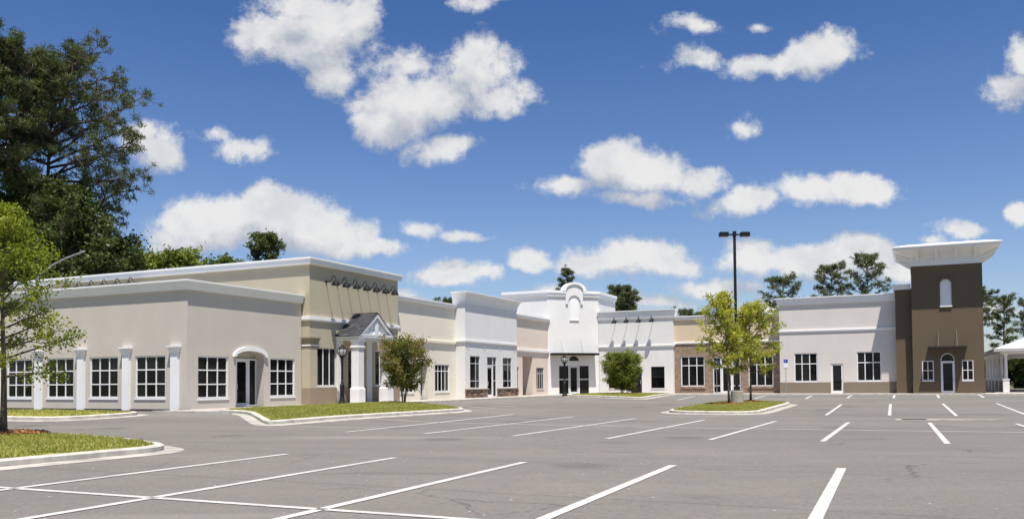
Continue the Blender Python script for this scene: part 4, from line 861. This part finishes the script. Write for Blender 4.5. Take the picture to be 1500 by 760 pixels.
# ------------------------------------------------------------------ trees
def leaf_quads(g, Pn, size, flat=0.0, aspect=.55):
    n = len(Pn); a = g.normal(size=(n, 3)); a[:, 2] -= flat*.3; a /= np.linalg.norm(a, axis=1)[:, None]+1e-9
    b = g.normal(size=(n, 3)); b -= a*np.sum(a*b, 1)[:, None]; b /= np.linalg.norm(b, axis=1)[:, None]+1e-9
    sz = size*g.uniform(.6, 1.35, n)[:, None]; l = a*sz*.5; w = b*sz*.5*aspect
    v = np.stack([Pn-l, Pn+w, Pn+l, Pn-w], 1); return v.reshape(-1, 3)
def needle_tris(g, Pn, length, width, up=.35):
    n = len(Pn); a = g.normal(size=(n, 3)); a[:, 2] += up; a /= np.linalg.norm(a, axis=1)[:, None]+1e-9
    b = np.cross(a, g.normal(size=(n, 3))); b /= np.linalg.norm(b, axis=1)[:, None]+1e-9
    L = length*g.uniform(.6, 1.2, n)[:, None]
    return np.stack([Pn-b*width/2, Pn+b*width/2, Pn+a*L], 1).reshape(-1, 3)
def tree(name, label, cat, loc, H, clear, prof, nb, leaf, leafmat, bark, tr, seed, rise=(.6, .9), sub=5, clump=.35, nl=30, lsize=.1, pine=False, lean=(0, 0), ntop=1, group=None, stems=None, rust=0, skip=None, droop=0, hollow=.35, asym=0, spread=.55):
    """trunk with limbs and a crown of separate leaves; prof maps height fraction of the crown to its radius"""
    g = np.random.RandomState(seed); t = thing(name, label, cat, loc, 0, group); tb = MB(); tips = []
    nst = stems or 1
    trunks = []
    for k in range(nst):
        n = 8; ph = g.uniform(0, 6.28); sp = (0, 0) if nst == 1 else (cos(2*pi*k/nst+.4)*prof(.5)*spread, sin(2*pi*k/nst+.4)*prof(.5)*spread)
        hk = H*(1 if nst == 1 else g.uniform(.75, .97))
        pts = [(lean[0]*u*H+sp[0]*u**1.2+.012*H*sin(ph+5*u)*u+(0 if nst == 1 else .05*cos(2*pi*k/nst)), lean[1]*u*H+sp[1]*u**1.2+.012*H*cos(ph+4*u)*u+(0 if nst == 1 else .05*sin(2*pi*k/nst)), hk*u*.97-.1*(1-u)) for u in [i/n for i in range(n+1)]]
        tb.tube(pts, [tr*(1.25 if i == 0 else 1)*(1-i/n*.92) for i in range(n+1)], 8 if tr > .12 else 6); trunks.append((np.array(pts), hk))
    for i in range(nb):
        pts, hk = trunks[i % nst]; f = (i+g.uniform(0, 1))/nb; f = f**.85; h = clear+(hk-clear)*min(.98, f); u = np.clip((h+.1)/(hk*.97+.1), 0, .999)*(len(pts)-1); k = int(u); p = pts[k]*(1-u+k)+pts[min(k+1, len(pts)-1)]*(u-k)
        az = i*2.4+g.uniform(-.5, .5); R = prof((h-clear)/(H-clear))*g.uniform(.72, 1.12)*(1+asym*cos(az))
        if skip and skip(az % (2*pi), (h-clear)/(H-clear)): continue
        if nst > 1: R *= .62+(.55-spread)*.6
        el = rise[0]+(rise[1]-rise[0])*f+g.uniform(-.15, .15); d = np.array((cos(az)*cos(el), sin(az)*cos(el), sin(el))); L = R/max(.35, cos(el)); L = min(L, max(.3, (H-h)*1.6+.3*R))
        br = [p]; m = 4
        for j in range(1, m+1):
            w = j/m; br.append(p+d*L*w+np.array((0, 0, -droop*L*w*w))+g.normal(0, .035*L, 3)*w)
        tb.tube([tuple(q) for q in br], [max(.006, tr*.42*(1-.3*f)*(1-.85*j/m)) for j in range(m+1)], 5)
        for q in range(sub):
            w = hollow+(1-hollow)*(q+g.uniform(.2, 1))/sub; w = min(w, 1); uu = w*m; kk = min(int(uu), m-1); base = br[kk]*(1-uu+kk)+br[kk+1]*(uu-kk)
            sd = d*.5+g.normal(0, .75, 3); sd /= np.linalg.norm(sd); sl_ = L*.30*g.uniform(.5, 1.1)*(1.15-w*.6); e = base+sd*sl_
            tb.tube([tuple(base), tuple((base+e)/2+g.normal(0, .05*sl_, 3)), tuple(e)], [max(.004, tr*.12), max(.003, tr*.08), .003], 4); tips.append(e); 
            if not pine: tips.append((base+e)/2)
        tips.append(br[-1])
    for pts, hk in trunks:
        for _ in range(3*ntop): tips.append(pts[-1]+g.normal(0, clump*.8, 3))
    tb.build('trunk', bark, t, smooth=True, recalc=False)
    K = np.array(tips); sc = g.uniform(.55, 1.25, len(K)); cnt = np.maximum(3, (nl*sc*g.uniform(.6, 1.2, len(K))).astype(int)); ctr = np.repeat(K, cnt, 0); s_ = np.repeat(sc, cnt)[:, None]
    if pine:
        off = g.normal(0, 1, (len(ctr), 3)); off *= clump*.20*s_*np.array((1, 1, .7)); v = needle_tris(g, ctr+off, lsize, leaf); fast('crown', v, 3, leafmat, t)
    else:
        off = g.normal(0, 1, (len(ctr), 3)); off *= clump*.5*s_*np.array((1, 1, .75)); pos = ctr+off
        if rust:
            rr = np.hypot(ctr[:, 0], ctr[:, 1]); pick = (g.uniform(0, 1, len(pos)) < rust*np.clip((rr/rr.max()-.35)*2, .05, 1)); fast('crown', leaf_quads(g, pos[~pick], lsize), 4, leafmat, t); fast('flower_tips', leaf_quads(g, pos[pick], lsize), 4, M['leaf_rust'], t)
        else: fast('crown', leaf_quads(g, pos, lsize), 4, leafmat, t)
    return t
def lerp_prof(*pts):
    xs = [p[0] for p in pts]; ys = [p[1] for p in pts]; return lambda u: float(np.interp(u, xs, ys))
ROUND = lambda r: (lambda u: r*(max(.06, 1-(2*min(max(u, 0), 1)-.9)**2/1.25))**.5)

# foreground tree at the left edge
x, y = -13.15, 22.2; z = ztop(x, y)-.03
tree('maple_tree', 'young bright green tree with grey trunk on the left kerbed island', 'tree', (x, y, z), 5.7, 1.5, lerp_prof((0, 1.5), (.15, 1.8), (.4, 1.65), (.7, .95), (1, .15)), 46, .1, M['leaf_spring'], M['bark'], .088, 11, (.1, .95), 8, .24, 26, .085)
mulch(x, y, .95, 'reddish mulch ring round the grey trunk on the left island', 420)
# island trees by the light pole
x, y = ab(48.3, 9.25); tree('pear_tree', 'lime green young tree with thin trunk left of the light pole', 'tree', (x, y, ztop(x, y)), 5.95, 1.7, lerp_prof((0, .75), (.2, 1.15), (.5, 1.05), (.8, .5), (1, .12)), 40, .1, M['leaf_lime'], M['bark'], .07, 21, (.4, 1.05), 8, .26, 24, .12, asym=-.45, lean=(-.03, 0), group='lime green trees on the oval island')
mulch(x, y, .8, 'brown mulch ring under the tree left of the light pole')
x, y = ab(52.3, 8.75); tree('pear_tree', 'lime green young tree with dark trunk right of the light pole', 'tree', (x, y, ztop(x, y)), 5.5, 1.6, lerp_prof((0, .85), (.2, 1.4), (.5, 1.3), (.8, .75), (1, .2)), 40, .1, M['leaf_lime'], M['bark'], .07, 22, (.4, 1.0), 8, .28, 24, .12, asym=.32, group='lime green trees on the oval island')
mulch(x, y, .7, 'reddish mulch ring under the tree right of the light pole')
# shrubs
x, y = -5.72, 45.3; tree('crepe_myrtle', 'vase shaped shrub with rusty leaf tips in front of portico', 'shrub', (x, y, ztop(x, y)-.06), 3.15, .75, lerp_prof((0, .75), (.3, 1.3), (.6, 1.4), (.85, 1.0), (1, .3)), 63, .08, M['leaf_myrtle'], M['bark_myrtle'], .024, 31, (.25, .9), 8, .27, 19, .11, stems=9, rust=.6, spread=.42)
x, y = 8.85, 69.1; tree('crepe_myrtle', 'rounded green shrub on the island before the white four lamp shop', 'shrub', (x, y, ztop(x, y)-.06), 2.9, .5, lerp_prof((0, .9), (.25, 1.5), (.5, 1.6), (.8, 1.15), (1, .4)), 98, .08, M['leaf_shrub'], M['bark_myrtle'], .022, 32, (.0, .9), 8, .30, 34, .11, stems=7, spread=.34)
mulch(x, y, 1.2, 'brown mulch under the rounded green shrub', 120)

# tall pines behind the left wing
tree('pine_tree', 'tallest pine, broad open crown behind the greige shop roof', 'tree', (-35.6, 66, -.7), 26.4, 9.0, lerp_prof((0, 3.4), (.25, 4.8), (.5, 5.4), (.75, 5.0), (.92, 3.2), (1, 1.0)), 76, .065, M['needle'], M['bark_pine'], .36, 41, (-.05, .75), 25, .78, 44, .42, pine=True, hollow=.30, asym=.34, skip=lambda az, f: cos(az) < -.1 and f < .55)
tree('pine_tree', 'dense tall pine cut by the left edge of the picture', 'tree', (-37.6, 62, -.7), 26.6, 16.5, lerp_prof((0, 2.0), (.3, 3.6), (.6, 4.4), (.85, 3.4), (1, .8)), 54, .06, M['needle'], M['bark_pine'], .38, 42, (.0, .75), 23, .74, 38, .42, pine=True, hollow=.15)
k = 0
for (px, py, h, r, lab) in [(-41.5, 65, 15.6, 3.6, 'dark oak behind the spring tree at the left edge'), (-37.5, 66.5, 17.2, 3.6, 'dark leafy tree around the tall pine trunk'), (-33.5, 64.5, 16.0, 3.4, 'dark leafy tree to the right of the tall pine trunk'), (-31.6, 68, 12.6, 2.2, 'dark slender tree at right end of the pine grove'), (-42.5, 72, 16.0, 4.0, 'shaded tree behind the pine grove at far left')]:
    tree('oak_tree', lab, 'tree', (px, py, -.7), h, 2.5, ROUND(r), 64, .1, M['leaf_oak'], M['bark'], .2, 50+k, (.1, .9), 8, .75, 30, .30); k += 1
for (px, py, h, r, m_, lab) in [(-33.5, 78, 13.2, 2.8, 'leaf_light', 'sunlit green tree just right of the pine grove'), (-29.6, 77, 13.0, 2.5, 'leaf_light', 'pale green tree in the middle of the roofline clump'), (-26.6, 79, 12.7, 1.9, 'leaf_green', 'green tree at the right end of the roofline clump'), (-29.8, 90, 13.2, 2.2, 'leaf_oak', 'dark low treetop right of the roofline clump')]:
    tree('broadleaf_tree', lab, 'tree', (px, py, -.7), h, 4, ROUND(r), 40, .1, M[m_], M['bark'], .18, 60+k, (.2, 1.0), 6, .55, 24, .32, group='treetops over the greige shop roof'); k += 1
tree('broadleaf_tree', 'lone dark treetop standing above the tan shop parapet', 'tree', (-25.2, 88, -.7), 16.9, 11.8, lerp_prof((0, .8), (.3, 1.6), (.6, 1.6), (.85, .9), (1, .25)), 26, .1, M['leaf_oak'], M['bark'], .2, 71, (.2, 1.0), 6, .5, 26, .30)
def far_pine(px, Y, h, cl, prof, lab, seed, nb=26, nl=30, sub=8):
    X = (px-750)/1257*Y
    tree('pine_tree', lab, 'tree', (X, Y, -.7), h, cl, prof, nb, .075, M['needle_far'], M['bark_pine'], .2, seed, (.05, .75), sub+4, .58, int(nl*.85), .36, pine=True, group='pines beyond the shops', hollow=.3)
far_pine(657, 115, 12.6, 9, ROUND(2.2), 'tiny dark treetop left of the flared white cornice', 80)
far_pine(831, 110, 16.4, 9, lerp_prof((0, 2.4), (.5, 1.3), (.85, .7), (1, .2)), 'narrow pointed treetop behind the white arched parapet', 81)
far_pine(911, 105, 13.0, 7.5, ROUND(2.1), 'round dense pine behind white corner shop parapet', 82, 48, 55, 11)
far_pine(1004, 130, 12.3, 8.5, ROUND(1.9), 'left of two low treetops above the brick shop cornice', 83)
far_pine(1031, 130, 11.9, 8.5, ROUND(1.4), 'right of two low treetops above the brick shop cornice', 84)
far_pine(1147, 100, 13.5, 6.5, lerp_prof((0, 2.3), (.45, 1.9), (.6, 2.4), (.85, 1.9), (1, .5)), 'pine with two tiers left of the pale grey shop', 85, 30)
far_pine(1221, 100, 15.0, 9.5, lerp_prof((0, 1.6), (.4, 2.2), (.75, 1.7), (1, .4)), 'left pine of a pair over the pale grey shop', 86)
far_pine(1272, 96, 15.6, 8.5, lerp_prof((0, 2.0), (.4, 2.6), (.75, 2.1), (1, .5)), 'right pine of a pair, nearest the tower', 87, 30)
far_pine(1440, 118, 13.6, 9, ROUND(2.2), 'pine mostly hidden behind the brown tower', 88)
far_pine(1472, 110, 12.0, 3.5, lerp_prof((0, 1.3), (.35, 1.9), (.55, 1.2), (.8, 1.9), (1, .5)), 'slim open pine above the white pavilion roof', 89, 30)
far_pine(1512, 112, 11.8, 4.5, ROUND(2.0), 'pine at the right edge beyond the pavilion', 90)
for (px, Y, h, r, sd) in [(1450, 120, 3.4, 2.4, 91), (1485, 118, 4.0, 2.6, 92), (1525, 116, 5.0, 3.0, 93)]:
    tree('broadleaf_tree', ['low dark bush behind the left pavilion columns', 'low dark tree behind the pavilion roof', 'low dark tree beyond the right picture edge'][sd-91], 'tree', ((px-750)/1257*Y, Y, -.7), h, .5, ROUND(r), 36, .1, M['leaf_oak'], M['bark'], .15, sd, (.1, .9), 6, .8, 26, .36)
